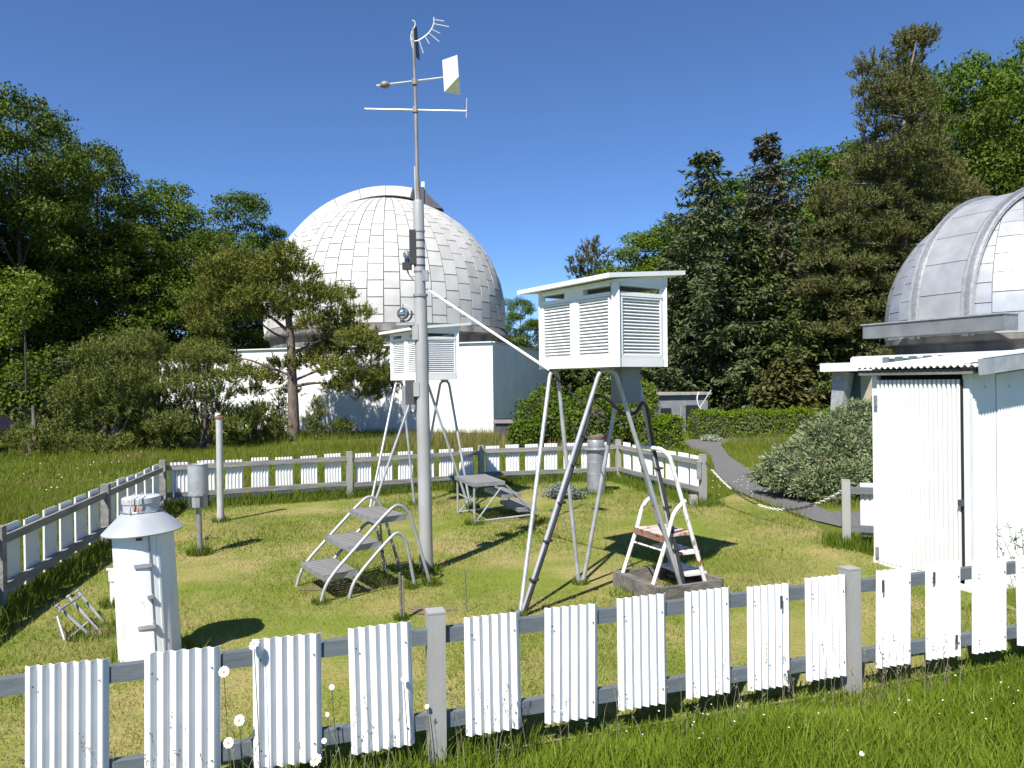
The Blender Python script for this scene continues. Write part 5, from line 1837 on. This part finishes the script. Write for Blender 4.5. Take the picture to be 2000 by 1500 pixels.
limbs = [([tp_(572, 755), tp_(615, 748), tp_(650, 752), tp_(690, 765, -.4)], 0.06), ([tp_(570, 690), tp_(610, 672), tp_(660, 650), tp_(690, 640, .4)], 0.05),
         ([tp_(566, 650), tp_(530, 620), tp_(490, 600), tp_(450, 600, -.3)], 0.06), ([tp_(566, 645), tp_(600, 625), tp_(640, 600, .2)], 0.05),
         ([tp_(572, 735), tp_(520, 715), tp_(470, 700), tp_(420, 710, .3)], 0.05), ([tp_(568, 665), tp_(520, 640, .4), tp_(440, 560, .6)], 0.045), ([tp_(570, 745), tp_(630, 722), tp_(680, 725), tp_(740, 740)], 0.045),
         ([tp_(560, 600), tp_(520, 560, -.4), tp_(500, 530, -.6)], 0.04), ([tp_(570, 760), tp_(540, 758), tp_(500, 770)], 0.03), ([tp_(560, 590), tp_(590, 560), tp_(600, 545)], 0.035)]
clump_pine('pine_tree', 'spreading olive green pine with a bare trunk in front of the big dome', pb, cl, trunk, limbs, needle_pine, 400, 11, 0.15, 0.013, 71, flat=0.72)

# big brownish pine behind the small dome
BY = 31.0
bb = Vector((atY(1770, 800, BY).x, BY, gzf(9, BY)))
lst = []
rg = random.Random(9)
rows = [(75, 12, 1785), (100, 20, 1777), (130, 34, 1768), (160, 46, 1760), (190, 56, 1755), (220, 64, 1757), (250, 70, 1762), (285, 84, 1760), (320, 112, 1758), (355, 140, 1755), (390, 155, 1755), (430, 165, 1750), (470, 168, 1748), (510, 168, 1745), (555, 165, 1740), (600, 160, 1735), (650, 150, 1720), (700, 140, 1700)]
for y, hw, cx in rows:
    k = max(2, int(hw / 13))
    for i in range(k):
        x = cx + hw * (2 * (i + 0.5) / k - 1) + rg.uniform(-12, 12)
        edge = abs(x - cx) / hw
        lst.append((x, y + 16 * edge + rg.uniform(-12, 12), rg.uniform(22, 34)))
lst += [(1690, 150, 24), (1700, 125, 20), (1715, 165, 22), (1688, 185, 20), (1790, 78, 14), (1795, 70, 10)]
cl = px_clumps(bb, BY, lst, 2.2, 5)
tb_ = lambda x, y, dy=0.0: atY(x, y, BY + dy) - bb
trunk = [(Vector((0, 0, -1.2)), 0.30), (tb_(1768, 600), 0.24), (tb_(1765, 450), 0.19), (tb_(1760, 300), 0.12), (tb_(1775, 150), 0.06), (tb_(1790, 80), 0.02)]
limbs = []
for y, hw, cx in rows[3:]:
    for s in (-1, 1):
        limbs.append(([tb_(1765, y + 10), tb_(cx + s * hw * 0.5, y + 4, rg.uniform(-.8, .2)), tb_(cx + s * hw * 0.9, y + 8, rg.uniform(-1, .5))], 0.05))
clump_pine('pine_tree', 'tall brownish green pine with layered branches left of the small dome', bb, cl, trunk, limbs, needle_bigpine, 150, 9, 0.24, 0.020, 72, flat=0.5)
# thin pine far between dome and shelter
FY = 46.0
fb_ = Vector((atY(1152, 700, FY).x, FY, gzf(4.7, FY)))
lst = [(1158, 480, 12), (1148, 495, 14), (1165, 500, 16), (1130, 515, 14), (1152, 518, 18), (1178, 522, 14), (1125, 538, 16), (1155, 542, 20), (1185, 542, 14), (1140, 560, 18), (1170, 565, 18), (1120, 580, 16), (1190, 580, 16)]
cl = px_clumps(fb_, FY, lst, 0.8, 6)
tf = lambda x, y: atY(x, y, FY) - fb_
clump_pine('pine_tree', 'distant pine top showing above the nearer shelter roof', fb_, cl, [(Vector((0, 0, -.2)), 0.2), (tf(1152, 600), 0.12), (tf(1156, 480), 0.02)], [([tf(1152, 560), tf(1125, 540)], .04), ([tf(1154, 545), tf(1182, 540)], .04)], needle_olive, 90, 9, 0.28, 0.03, 73)


# dwarf pines at the left
def dwarf(label, Y, pxs, base_px, seed):
    b = Vector((atY(base_px, 850, Y).x, Y, 0))
    cl = px_clumps(b, Y, pxs, 0.7, seed)
    rg = random.Random(seed)
    limbs = []
    for (x, y, z, r_) in cl[::2]:
        limbs.append(([Vector((rg.uniform(-.2, .2), rg.uniform(-.2, .2), 0)), Vector((x * .5, y * .5, z * .4)), Vector((x, y, z))], 0.05))
    trunk = [(Vector((0, 0, -.1)), 0.10), (Vector((0.05, 0, .5)), 0.07), (Vector((0.0, 0, 1.2)), 0.03)]
    return clump_pine('dwarf_pine', label, b, cl, trunk, limbs, needle_dwarf, 420, 11, 0.13, 0.0105, seed, flat=0.85, group='dwarf pines by the left wood', up=0.8)


rg = random.Random(3)


def fill(x0, x1, ytop, ybot, r_, step):
    out = []
    y = ybot - r_ * 0.4
    while y > ytop:
        f = (ybot - y) / (ybot - ytop)
        w = (x1 - x0) / 2 * math.sqrt(max(0, 1 - f * f * 0.85))
        cx = (x0 + x1) / 2
        x = cx - w + r_ * 0.5
        while x < cx + w - r_ * 0.3:
            out.append((x + rg.uniform(-8, 8), y + rg.uniform(-10, 10), r_ * rg.uniform(0.75, 1.15)))
            x += step
        y -= step * 0.85
    out.append(((x0 + x1) / 2, ytop + r_ * 0.6, r_ * 0.8))
    return out


dwarf('broad dwarf pine with upright shoots, largest of the left group', 19.0, fill(105, 340, 690, 888, 34, 40), 220, 201)
dwarf('dwarf pine with the highest shoots, behind the broad one', 20.8, fill(205, 350, 655, 860, 32, 40), 280, 202)
dwarf('dwarf pine between the broad one and the plain grey post', 19.8, fill(325, 480, 690, 865, 32, 40), 400, 203)
dwarf('small low dwarf pine at the left end of the group', 18.4, fill(18, 112, 825, 905, 22, 28), 65, 204)
dwarf('low dwarf pine right of the plain grey post', 21.5, fill(440, 560, 800, 862, 24, 30), 495, 205)


def sapling(label, px, y0, y1, Y, seed, hw):
    b = Vector((atY(px, y1, Y).x, Y, 0))
    H = atY(px, y0, Y).z
    cl = []
    rg2 = random.Random(seed)
    k = 7
    for i in range(k):
        f = i / (k - 1)
        for s in range(2):
            cl.append((rg2.uniform(-1, 1) * hw * (1 - f * .8), rg2.uniform(-.15, .15), 0.25 + f * (H - 0.3), 0.16 * (1.3 - f * .6)))
    return clump_pine('pine_sapling', label, b, cl, [(Vector((0, 0, -.05)), .03), (Vector((0.02, 0, H * .6)), .02), (Vector((0, 0, H)), .006)], [], needle_dwarf, 420, 9, 0.11, 0.009, seed, group='pine saplings by the observatory wall')


sapling('young pine sapling right of the bare pine trunk against the white wall', 618, 785, 860, 22.0, 301, 0.32)
sapling('smallest pine sapling in the shadow on the observatory wall', 665, 828, 862, 22.2, 302, 0.26)
sapling('thin pine sapling left of the bare pine trunk', 545, 770, 858, 22.6, 303, 0.25)

# shrubs right of the observatory
for i, (lab, px, Y, r_, h, mk) in enumerate((
        ('bushy green shrub against the shaded observatory wall', 1065, 19.5, 0.95, 1.50, 'fresh'),
        ('green shrub behind the legs of the nearer shelter', 1150, 18.6, 0.95, 1.55, 'fresh'),
        ('green shrub just left of the rounded hedge clump', 1222, 19.0, 0.75, 1.30, 'bright'),
        ('low shrub beside the lidded box at the observatory corner', 1030, 17.8, 0.6, 0.75, 'fresh'),
        ('pale shrub between the far low building and the shelter leg', 1248, 23.0, 0.7, 1.7, 'bright'))):
    p = atY(px, 800, Y)
    small_bush('shrub', lab, 'shrub', (p.x, Y, gzf(p.x, Y)), r_, h, 5600, 0.085, LEAF_MATS[mk], 8, 400 + i, 'shrubs beside the observatory', flat=1.0)


def hedge(label, c, size, rotz, n, m, seed, leaf=0.06, roundy=0.12):
    global RNG
    RNG = np.random.default_rng(seed)
    t = thing('hedge', label, 'hedge', tuple(c), rotz, 'clipped hedges')
    sx, sy, sz = size
    P = RNG.uniform(-1, 1, (n, 3))
    ax = RNG.choice(3, n, p=[0.12, 0.40, 0.48])
    sg_ = np.where(RNG.uniform(size=n) < 0.5, -1, 1)
    sg_ = np.where(ax == 2, 1, sg_)
    P[np.arange(n), ax] = sg_ * RNG.uniform(0.86, 1.03, n)
    N = np.zeros((n, 3))
    N[np.arange(n), ax] = sg_
    l_ = np.maximum(1, (np.abs(P) ** 8).sum(1) ** (1 / 8))
    P = P / l_[:, None] * 1.0
    Q = P * np.array([sx / 2, sy / 2, sz / 2]) + np.array([0, 0, sz / 2])
    bumpy = 0.05 * np.sin(Q[:, 0] * 5.1 + seed) + 0.04 * np.sin(Q[:, 0] * 11.3)
    Q[:, 2] += bumpy * (P[:, 2] > 0.3)
    Q += rnd(n) * 0.02
    ob('leaves', npmesh('leaves', leaves_on(Q, N, leaf), 4, m), t)
    MB().box((0, 0, sz / 2 - 0.03), (sx - 0.14, sy - 0.14, sz - 0.12)).build('branches', twigm, t)  # one added dark block inside the leaves keeps the hedge opaque
    return t


hm = leafmat('hedge_leaf', [(0.075, 0.135, 0.006), (0.13, 0.205, 0.010), (0.19, 0.26, 0.02)], trans=0.25, scale=2.0)
hc1 = atY(1510, 850, 20.9)
hedge('long clipped green hedge along the path under the spruces', (hc1.x, 20.9, -0.02), (4.6, 0.9, 0.74), R(1.0), 15000, hm, 501)
hc2 = atY(1290, 870, 17.4)
hedge('rounded clipped hedge clump beside the far fence corner', (hc2.x, 17.4, -0.02), (0.86, 0.9, 0.76), 0.2, 5200, hm, 502)
hc3 = atY(1420, 860, 20.1)
small_bush('edging_plant', 'low grey-green edging plant with pale flowers at the foot of the long hedge', 'plant', (atY(1390, 858, 20.0).x, 20.0, 0), 0.42, 0.14, 900, 0.06, mat('grey_foliage', (0.26, 0.29, 0.22), (0.13, 0.17, 0.10), rough=0.8, scale=20), 5, 503)

# juniper by the gate
jm = leafmat('juniper_sprays', [(0.09, 0.135, 0.055), (0.19, 0.235, 0.11), (0.33, 0.36, 0.21)], trans=0.12, scale=1.6)
JB = Vector((atY(1612, 900, 10.9).x, 10.9, 0))
jt = thing('juniper_bush', 'spreading blue-green juniper bush between the path and the shed', 'bush', tuple(JB))
RNG = np.random.default_rng(77)
V = []
core = MB()
rg = random.Random(77)
jl = [(1500, 930, 30, -.3), (1530, 905, 34, -.4), (1570, 880, 38, -.3), (1610, 850, 42, -.2), (1650, 825, 40, 0), (1685, 805, 38, .2), (1720, 815, 44, .2), (1600, 900, 42, -.6), (1640, 880, 44, -.5), (1680, 860, 46, -.4), (1560, 925, 34, -.7),
      (1610, 940, 40, -.9), (1650, 930, 42, -.9), (1690, 920, 44, -.8), (1730, 880, 46, -.4), (1525, 945, 26, -.6), (1580, 955, 28, -.9), (1630, 965, 28, -1.1), (1660, 830, 40, .8), (1720, 850, 40, 1.0), (1760, 860, 46, .3), (1600, 870, 34, .6), (1550, 890, 30, .4)]
for (px, py, r_, dy) in jl:
    c = np.array(atY(px, py, 10.9 + dy) - JB)
    rr = r_ * (10.9 + dy) / FPX * 1.15
    n = int(1250 * (rr / 0.28) ** 1.5)
    d = unit(rnd(n) + np.array([0, -0.2, 0.35]))
    P = c + d * (RNG.uniform(0.35, 0.98, n) ** 0.5)[:, None] * rr * np.array([1.15, 1.0, 0.50]) * (1 + 0.25 * np.sin(d[:, :1] * 9 + c[0] * 7))
    P[:, 2] = np.maximum(P[:, 2], 0.02)
    D = unit(d * np.array([1, 1, 0.5]) + rnd(n) * 0.45 + np.array([0, 0, 0.18]))
    wd = unit(np.cross(D, rnd(n)))
    Lg = RNG.uniform(0.035, 0.085, n)
    V.append(rhombs(P, D, wd, Lg, Lg * 0.15))
    core.sphere(c + np.array([0, 0.05, -0.06]), rr * 0.62, 8, 6, 0.7)  # added dark filler behind the sprays, stops them showing through
    core.tube([(0, 0, 0.0), tuple(c * np.array([.5, .5, .35])), tuple(c)], [0.03, 0.02, 0.008], 5)
ob('sprays', npmesh('sprays', np.concatenate(V), 4, jm), jt)
core.build('branches', twigm, jt)

# planting on the flat roof by the small dome
small_bush('roof_plants', 'low yellow-green plants growing on the roof edge under the small dome', 'plant', tuple(DC + sd * 2.6 + e1 * 2.6 + Vector((0, 0, 2.13))), 0.8, 0.22, 1500, 0.09, LEAF_MATS['bright'], 7, 510)

# ------------------------------------------------------------------ grass
lawn_leaf = leafmat('lawn_blades', [(0.085, 0.145, 0.012), (0.13, 0.19, 0.018), (0.18, 0.225, 0.03)], trans=0.25, scale=1.5, gloss=0.6, dry=LAWN_DRY, dscale=0.7, dlo=0.42, dhi=0.68)
meadow_leaf = leafmat('meadow_blades', [(0.095, 0.16, 0.012), (0.15, 0.22, 0.018), (0.22, 0.27, 0.035)], trans=0.35, scale=0.9, gloss=0.5, dry=(0.28, 0.27, 0.07), dscale=0.6, dlo=0.56, dhi=0.74)
far_leaf = leafmat('far_meadow_blades', [(0.10, 0.14, 0.014), (0.145, 0.18, 0.02), (0.20, 0.21, 0.04)], trans=0.25, scale=0.5, gloss=0.6, dry=(0.20, 0.17, 0.06), dscale=0.5, dlo=0.52, dhi=0.72)
edge_leaf = leafmat('fence_grass', [(0.075, 0.125, 0.012), (0.115, 0.17, 0.018), (0.17, 0.20, 0.035)], trans=0.30, scale=1.2, gloss=0.5)


def blades(x, y, h, w, lean, m, name, kind3=False, z=None):
    n = len(x)
    if z is None:
        z = gz(x, y)
    a = RNG.uniform(0, 2 * PI, n)
    wd = np.stack([np.cos(a), np.sin(a), np.zeros(n)], 1)
    b = RNG.uniform(0, 2 * PI, n)
    ln = np.stack([np.cos(b), np.sin(b), np.zeros(n)], 1) * (lean * h * RNG.uniform(0.2, 1.3, n))[:, None]
    base = np.stack([x, y, z - 0.005], 1)
    W_ = (w * RNG.uniform(0.7, 1.3, n))[:, None] * wd * 0.5
    up = np.stack([np.zeros(n), np.zeros(n), h], 1)
    if kind3:
        return npmesh(name, np.stack([base - W_, base + W_, base + up + ln], 1).reshape(-1, 3), 3, m)
    mid = base + up * 0.55 + ln * 0.35
    tip = base + up + ln
    # a folded blade as one five-cornered polygon would not be flat: lower quad and tip share a mesh of quads
    q = np.stack([base - W_, base + W_, mid + W_ * 0.75, mid - W_ * 0.75], 1)
    t_ = np.stack([mid - W_ * 0.75, mid + W_ * 0.75, tip + W_ * 0.08, tip - W_ * 0.08], 1)
    return npmesh(name, np.concatenate([q, t_], 1).reshape(-1, 3), 4, m)


def scat(n, x0, x1, y0, y1):
    return RNG.uniform(x0, x1, n), RNG.uniform(y0, y1, n)


def fence_dist(x, y, segs):
    d = np.full(x.shape, 9.0)
    for a, b in segs:
        ax, ay, bx_, by = a.x, a.y, b.x, b.y
        L2 = (bx_ - ax) ** 2 + (by - ay) ** 2
        t_ = np.clip(((x - ax) * (bx_ - ax) + (y - ay) * (by - ay)) / L2, 0, 1)
        d = np.minimum(d, np.hypot(x - ax - t_ * (bx_ - ax), y - ay - t_ * (by - ay)))
    return d


SEGS = [(FA, FEND), (FL, FA), (FL, F2), (F2, F3), (F3, F4), (F4, G1), (G2, G3)]
RNG = np.random.default_rng(99)
# mown lawn
xs, ys = [], []
for y0, y1, dens in ((2.3, 4.5, 5200), (4.5, 7, 4200), (7, 13, 2400)):
    n = int(dens * (y1 - y0) * 9.0)
    x, y = scat(n, -4.9, 4.1, y0, y1)
    k = inpoly(x, y, LAWN) & (np.abs(x) < 0.78 * y + 0.5)
    xs.append(x[k])
    ys.append(y[k])
x, y = np.concatenate(xs), np.concatenate(ys)
h = RNG.uniform(0.016, 0.060, len(x)) * (0.8 + 0.45 * np.sin(x * 2.1 + 1) * np.sin(y * 1.7))
stuff(ob('lawn_grass', blades(x, y, h, np.where(y < 7, 0.006, 0.009), 0.85, lawn_leaf, 'lawn_grass', True)))
# longer grass along the foot of every fence
xs, ys = [], []
n = 420000
x, y = scat(n, -5.4, 4.4, 2.2, 13)
fdist = fence_dist(x, y, SEGS)
near = fence_dist(x, y, SEGS[:1])
lim = np.where(near < 0.5, 0.16, 0.30)
k = (fdist < lim * RNG.uniform(0.2, 1, n)) & (np.abs(x) < 0.78 * y + 0.5) & ~inpoly(x, y, PATH)
x, y = x[k], y[k]
h = RNG.uniform(0.05, 0.17, len(x)) * np.where(near[k] < 0.4, np.where(x > 0.1, 0.45, 0.85), 1.0)
# the mower leaves tufts round every foot and post
tx, ty, th = [], [], []
for (q, rr_, hh_) in [(P0 + f, 0.05, 0.07) for f in FEET] + [(Vector((-1.09, 9.3, 0)) + f, 0.07, 0.10) for f in FEET] + [(MP, 0.10, 0.09), (HP, 0.21, 0.11), (gp, 0.09, 0.11), (qp, 0.08, 0.08), (cp_, 0.18, 0.10), (pp, 0.07, 0.09), (k0, 0.14, 0.08), (at(784, 1211), 0.04, 0.06), (la1, 0.25, 0.07), (st0, 0.05, 0.06), (at(803, 1149), 0.05, 0.07), (at(843, 1142), 0.06, 0.08), (s20, 0.09, 0.09), (at(1053, 1022), 0.10, 0.09), (G1, 0.12, 0.12), (G2, 0.14, 0.14)]:
    n_ = int(2600 * (rr_ + 0.03))
    a_r = RNG.uniform(0, 2 * PI, n_)
    r_r = rr_ * RNG.uniform(0.55, 1.35, n_)
    tx.append(q.x + r_r * np.cos(a_r))
    ty.append(q.y + r_r * np.sin(a_r))
    th.append(hh_ * RNG.uniform(0.35, 1.15, n_))
x, y, h = np.concatenate([x] + tx), np.concatenate([y] + ty), np.concatenate([h] + th)
stuff(ob('fence_foot_grass', blades(x, y, h, 0.007, 0.45, edge_leaf, 'fence_foot_grass')))
# foreground meadow this side of the near fence
n = 230000
x, y = scat(n, -2.6, 4.4, 1.3, 5.4)
outside = ((x - FA.x) * fd.y - (y - FA.y) * fd.x) > 0.02
d_ = (x - FA.x) * fd.y - (y - FA.y) * fd.x
k = outside & (np.abs(x) < 0.80 * y + 0.4) & (y > 1.4)
x, y, d_ = x[k], y[k], d_[k]
h = RNG.uniform(0.06, 0.19, len(x)) * (0.75 + 0.35 * np.sin(x * 1.9) * np.sin(y * 2.3 + .5)) + 0.05 * smooth(0.3, 1.2, d_) * RNG.uniform(0.2, 1, len(x))
h = h * (0.30 + 0.70 * smooth(0.10, 0.42, d_ + 0.25 * (x < -0.1) + 0.08 * np.sin(x * 7)))
stuff(ob('foreground_meadow', blades(x, y, h, 0.0065, 0.55, meadow_leaf, 'foreground_meadow')))
# meadow beyond the enclosure
xs, ys = [], []
for y0, y1, dens in ((5.0, 13, 1300), (13, 20, 520), (20, 32, 170)):
    w = 0.78 * y1 + 1
    n = int(dens * (y1 - y0) * 2 * w)
    x, y = scat(n, -w, w, y0, y1)
    k = ~inpoly(x, y, LAWN) & ~inpoly(x, y, PATH) & (np.abs(x) < 0.78 * y + 1) & ~((x > 3.3) & (y < 7.2)) & ~((y > 24.0 - 0.36 * x) & (x < 0.2) & (x > -16))
    k &= ~((x > 3.0) & (y > 5) & (y < 9.4) & (x > 3.1 + (y - 7.3) * 0.2))
    xs.append(x[k])
    ys.append(y[k])
x, y = np.concatenate(xs), np.concatenate(ys)
h = RNG.uniform(0.05, 0.17, len(x)) * (0.8 + 0.4 * np.sin(x * .7) * np.sin(y * .9)) * (1 + 0.7 * smooth(15, 20, y))
stuff(ob('far_meadow', blades(x, y, h, np.where(y < 13, 0.008, 0.013), 0.45, far_leaf, 'far_meadow', True)))
# rough grass between shed and fence
n = 9000
x, y = scat(n, 2.6, 4.6, 4.4, 6.4)
k = ~inpoly(x, y, LAWN) & ((x - FA.x) * fd.y - (y - FA.y) * fd.x < -0.02)
stuff(ob('shed_grass', blades(x[k], y[k], RNG.uniform(0.02, 0.08, k.sum()), 0.006, 0.7, lawn_leaf, 'shed_grass', True)))

# seeding grass stalks that stand in front of the near fence
seedm = mat('grass_seed', (0.27, 0.24, 0.16), (0.18, 0.16, 0.10), rough=0.9, scale=30)
rg = random.Random(21)
mb = MB()
for i in range(170):
    t_ = rg.uniform(0.7, 5.6)
    if 2.0 < t_ < 3.9 and rg.random() < 0.3:
        continue
    p = FA + fd * t_ + Vector((fd.y, -fd.x, 0)) * rg.uniform(0.05, 0.30)
    H = rg.uniform(0.16, 0.42) * (1.0 if t_ < 3.2 else 0.85)
    dx, dy = rg.uniform(-.10, .10), rg.uniform(-.08, .04)
    z0 = gzf(p.x, p.y)
    a = Vector((p.x, p.y, z0))
    b = a + Vector((dx * .35, dy * .35, H * .6))
    c = a + Vector((dx, dy, H))
    mb.tube([a, b, c], [0.0012, 0.0010, 0.0006], 3, caps=False)
    for k in range(rg.randint(5, 11)):
        f = rg.uniform(0.0, 1.0)
        q = b.lerp(c, 0.55 + 0.45 * f)
        e = q + Vector((rg.uniform(-.012, .012), rg.uniform(-.012, .012), rg.uniform(.006, .02)))
        w_ = Vector((rg.uniform(-1, 1), rg.uniform(-1, 1), 0)).normalized() * 0.0022
        mb.add([q, q.lerp(e, .5) + w_, e, q.lerp(e, .5) - w_], [(0, 1, 2, 3)])
stuff(mb.build('seeding_grass_stalks', seedm))

# tiny white flowers scattered in the meadow
RNG = np.random.default_rng(12)
mb = MB()
rg = random.Random(8)
for i in range(150):
    if i < 60 and i % 3:
        continue
    if i < 95:
        p = at(rg.uniform(1000, 1990), rg.uniform(1370, 1495))
        if (p.x - FA.x) * fd.y - (p.y - FA.y) * fd.x < 0.03:
            continue
        s = rg.uniform(0.003, 0.005)
        hh = rg.uniform(0.08, 0.16)
    elif i < 130:
        p = at(rg.uniform(1360, 1480), rg.uniform(950, 985))
        s, hh = 0.008, rg.uniform(.08, .18)
        if rg.random() < .5:
            p = at(rg.uniform(770, 830), rg.uniform(945, 965))
    else:
        p = at(rg.uniform(20, 300), rg.uniform(905, 990))
        s, hh = 0.012, rg.uniform(.15, .25)
    c = p + Vector((0, 0, hh))
    mb.sphere(c, s, 6, 4, 0.6)
stuff(mb.build('tiny_white_flowers', petal))

# dry weeds along the foot of the observatory wall
RNG = np.random.default_rng(31)
dryw = leafmat('dry_weeds', [(0.13, 0.13, 0.04), (0.20, 0.17, 0.07), (0.27, 0.21, 0.10)], trans=0.2, scale=1.5, gloss=0.9)
x, y = scat(5200, -3.2, 2.6, 17.5, 23.0)
k = (y < 23.4 - 0.36 * x) & (y > 17.5)
stuff(ob('dry_weeds', blades(x[k], y[k], RNG.uniform(0.12, 0.42, k.sum()), 0.016, 0.5, dryw, 'dry_weeds', True)))
# bluish flowering clump by the far fence
bp_ = at(1105, 975)
small_bush('flower_clump', 'clump of blue-grey flowers by the squat grey cylinder', 'plant', tuple(bp_), 0.32, 0.22, 1300, 0.035, mat('blue_grey_flower', (0.08, 0.13, 0.05), (0.17, 0.19, 0.24), rough=0.8, scale=30), 6, 601)
wp_ = at(1975, 1120)
wd_ = thing('wispy_weed', 'wispy pale weed in front of the shed wall at the right edge', 'plant', (3.50, 5.20, gzf(3.5, 5.2)))
mb = MB()
V = []
rg = random.Random(44)
for i in range(16):
    a = Vector((rg.uniform(-.05, .05), rg.uniform(-.05, .05), -0.02))
    c = a + Vector((rg.uniform(-.22, .25), rg.uniform(-.1, .1), rg.uniform(0.45, 0.75)))
    b = a.lerp(c, 0.55) + Vector((0, 0, 0.08))
    mb.tube(catmull([a, b, c], 4), 0.0018, 4, caps=False)
    n = 16
    f = RNG.uniform(0.35, 1, n)
    P = np.array([list(a.lerp(b, min(1, q * 1.6)).lerp(c, max(0, q * 1.4 - .4))) for q in f])
    V.append(leaves_on(P, rnd(n), 0.035, aspect=0.3))
mb.build('stems', stemm, wd_)
ob('leaves', npmesh('leaves', np.concatenate(V), 4, mat('pale_weed', (0.24, 0.29, 0.17), (0.16, 0.20, 0.11), rough=0.8, scale=30)), wd_)

# daisies
pet = []
for k in range(18):
    a = 2 * PI * k / 18
    c_, s_ = math.cos(a), math.sin(a)
    r0, r1, w_ = 0.006, 0.026, 0.0042
    z1 = 0.002 * (1 if k % 2 else -1)
    pet.append(([(c_ * r0 - s_ * w_ * .5, s_ * r0 + c_ * w_ * .5, 0.002), (c_ * r0 + s_ * w_ * .5, s_ * r0 - c_ * w_ * .5, 0.002), (c_ * r1 * .8 + s_ * w_, s_ * r1 * .8 - c_ * w_, z1), (c_ * r1, s_ * r1, z1 - .002), (c_ * r1 * .8 - s_ * w_, s_ * r1 * .8 + c_ * w_, z1)], [(0, 1, 2, 3, 4)]))
pm2 = MB()
for v, f in pet:
    pm2.add(v, f)
    pm2.add([(x_, y_, z_ - 0.0006) for x_, y_, z_ in v], [(4, 3, 2, 1, 0)])
petal_me = pm2.mesh('petals', petal)
cen_me = MB().sphere((0, 0, 0.002), 0.0072, 10, 6, 0.6).mesh('flower_centre', yolk, True)
for (px, py, off, sc, lab) in (
        (496, 1258, 0.07, 1.0, 'white daisy at the top left corner of the third near fence sheet'),
        (437, 1312, 0.06, 0.95, 'white daisy in the gap right of the second near fence sheet, at rail height'),
        (467, 1407, 0.06, 0.95, 'white daisy halfway up the gap between second and third near fence sheets'),
        (446, 1451, 0.09, 0.9, 'white daisy lowest in the gap between second and third near fence sheets'),
        (616, 1484, 0.12, 1.1, 'open white daisy with yellow centre below the third near fence sheet'),
        (648, 1342, 0.05, 0.5, 'small half closed daisy right of the third near fence sheet'),
        (639, 1396, 0.06, 0.42, 'small daisy bud midway between third and fourth near fence sheets'),
        (633, 1447, 0.08, 0.5, 'small daisy low between third and fourth near fence sheets'),
        (834, 1380, 0.05, 0.45, 'small daisy right beside the near fence post left of centre'),
        (788, 1326, 0.06, 0.5, 'small daisy before the right edge of the fourth near fence sheet'),
        (1683, 1472, 0.55, 0.42, 'single white daisy in the foreground grass at the lower right')):
    t_ = fparam(FA + Vector((fd.y, -fd.x, 0)) * off, fd, px, py)
    p = FA + Vector((fd.y, -fd.x, 0)) * off + fd * t_
    r_ = ray(px, py)
    z = CAM.z + r_.z * (p.y / r_.y)
    if off > 0.3:
        p = at(px, py, 0.14)
        z = 0.14
    dz_ = thing('daisy', lab, 'flower', (p.x, p.y, 0), group='daisies at the near fence')
    hd = Vector((0.0, 0.0, z))
    MB().tube([(0.02, 0.0, -0.01), (0.012, 0.0, z * .5), (0, 0, z - 0.002)], [0.0022, 0.0019, 0.0016], 5).build('stem', stemm, dz_)
    rot = (R(random.uniform(35, 70)), 0, R(random.uniform(-30, 30)))
    sc *= 0.9
    o = ob('petals', petal_me, dz_, loc=hd, rot=rot)
    o.scale = (sc, sc, sc)
    o = ob('flower_centre', cen_me, dz_, loc=hd, rot=rot)
    o.scale = (sc, sc, sc)
# bare earth spots in the lawn
for i, (px, py, rx, ry, lab) in enumerate(((405, 1055, 0.12, 0.05, 0), (838, 1192, 0.16, 0.09, 0), (195, 1238, 0.28, 0.10, 0), (660, 1150, 0.28, 0.12, 0))):
    p = at(px, py)
    poly = []
    for k in range(18):
        a = 2 * PI * k / 18
        q = 1 + 0.25 * math.sin(3 * a + i) + 0.15 * math.sin(7 * a + 2 * i)
        poly.append((p.x + rx * q * math.cos(a), p.y + ry * q * math.sin(a)))
    mb = MB()
    mb.add([(a, b, gzf(a, b) + 0.011) for a, b in poly], [tuple(range(18))])
    structure(mb.build('bare_earth', earthm))
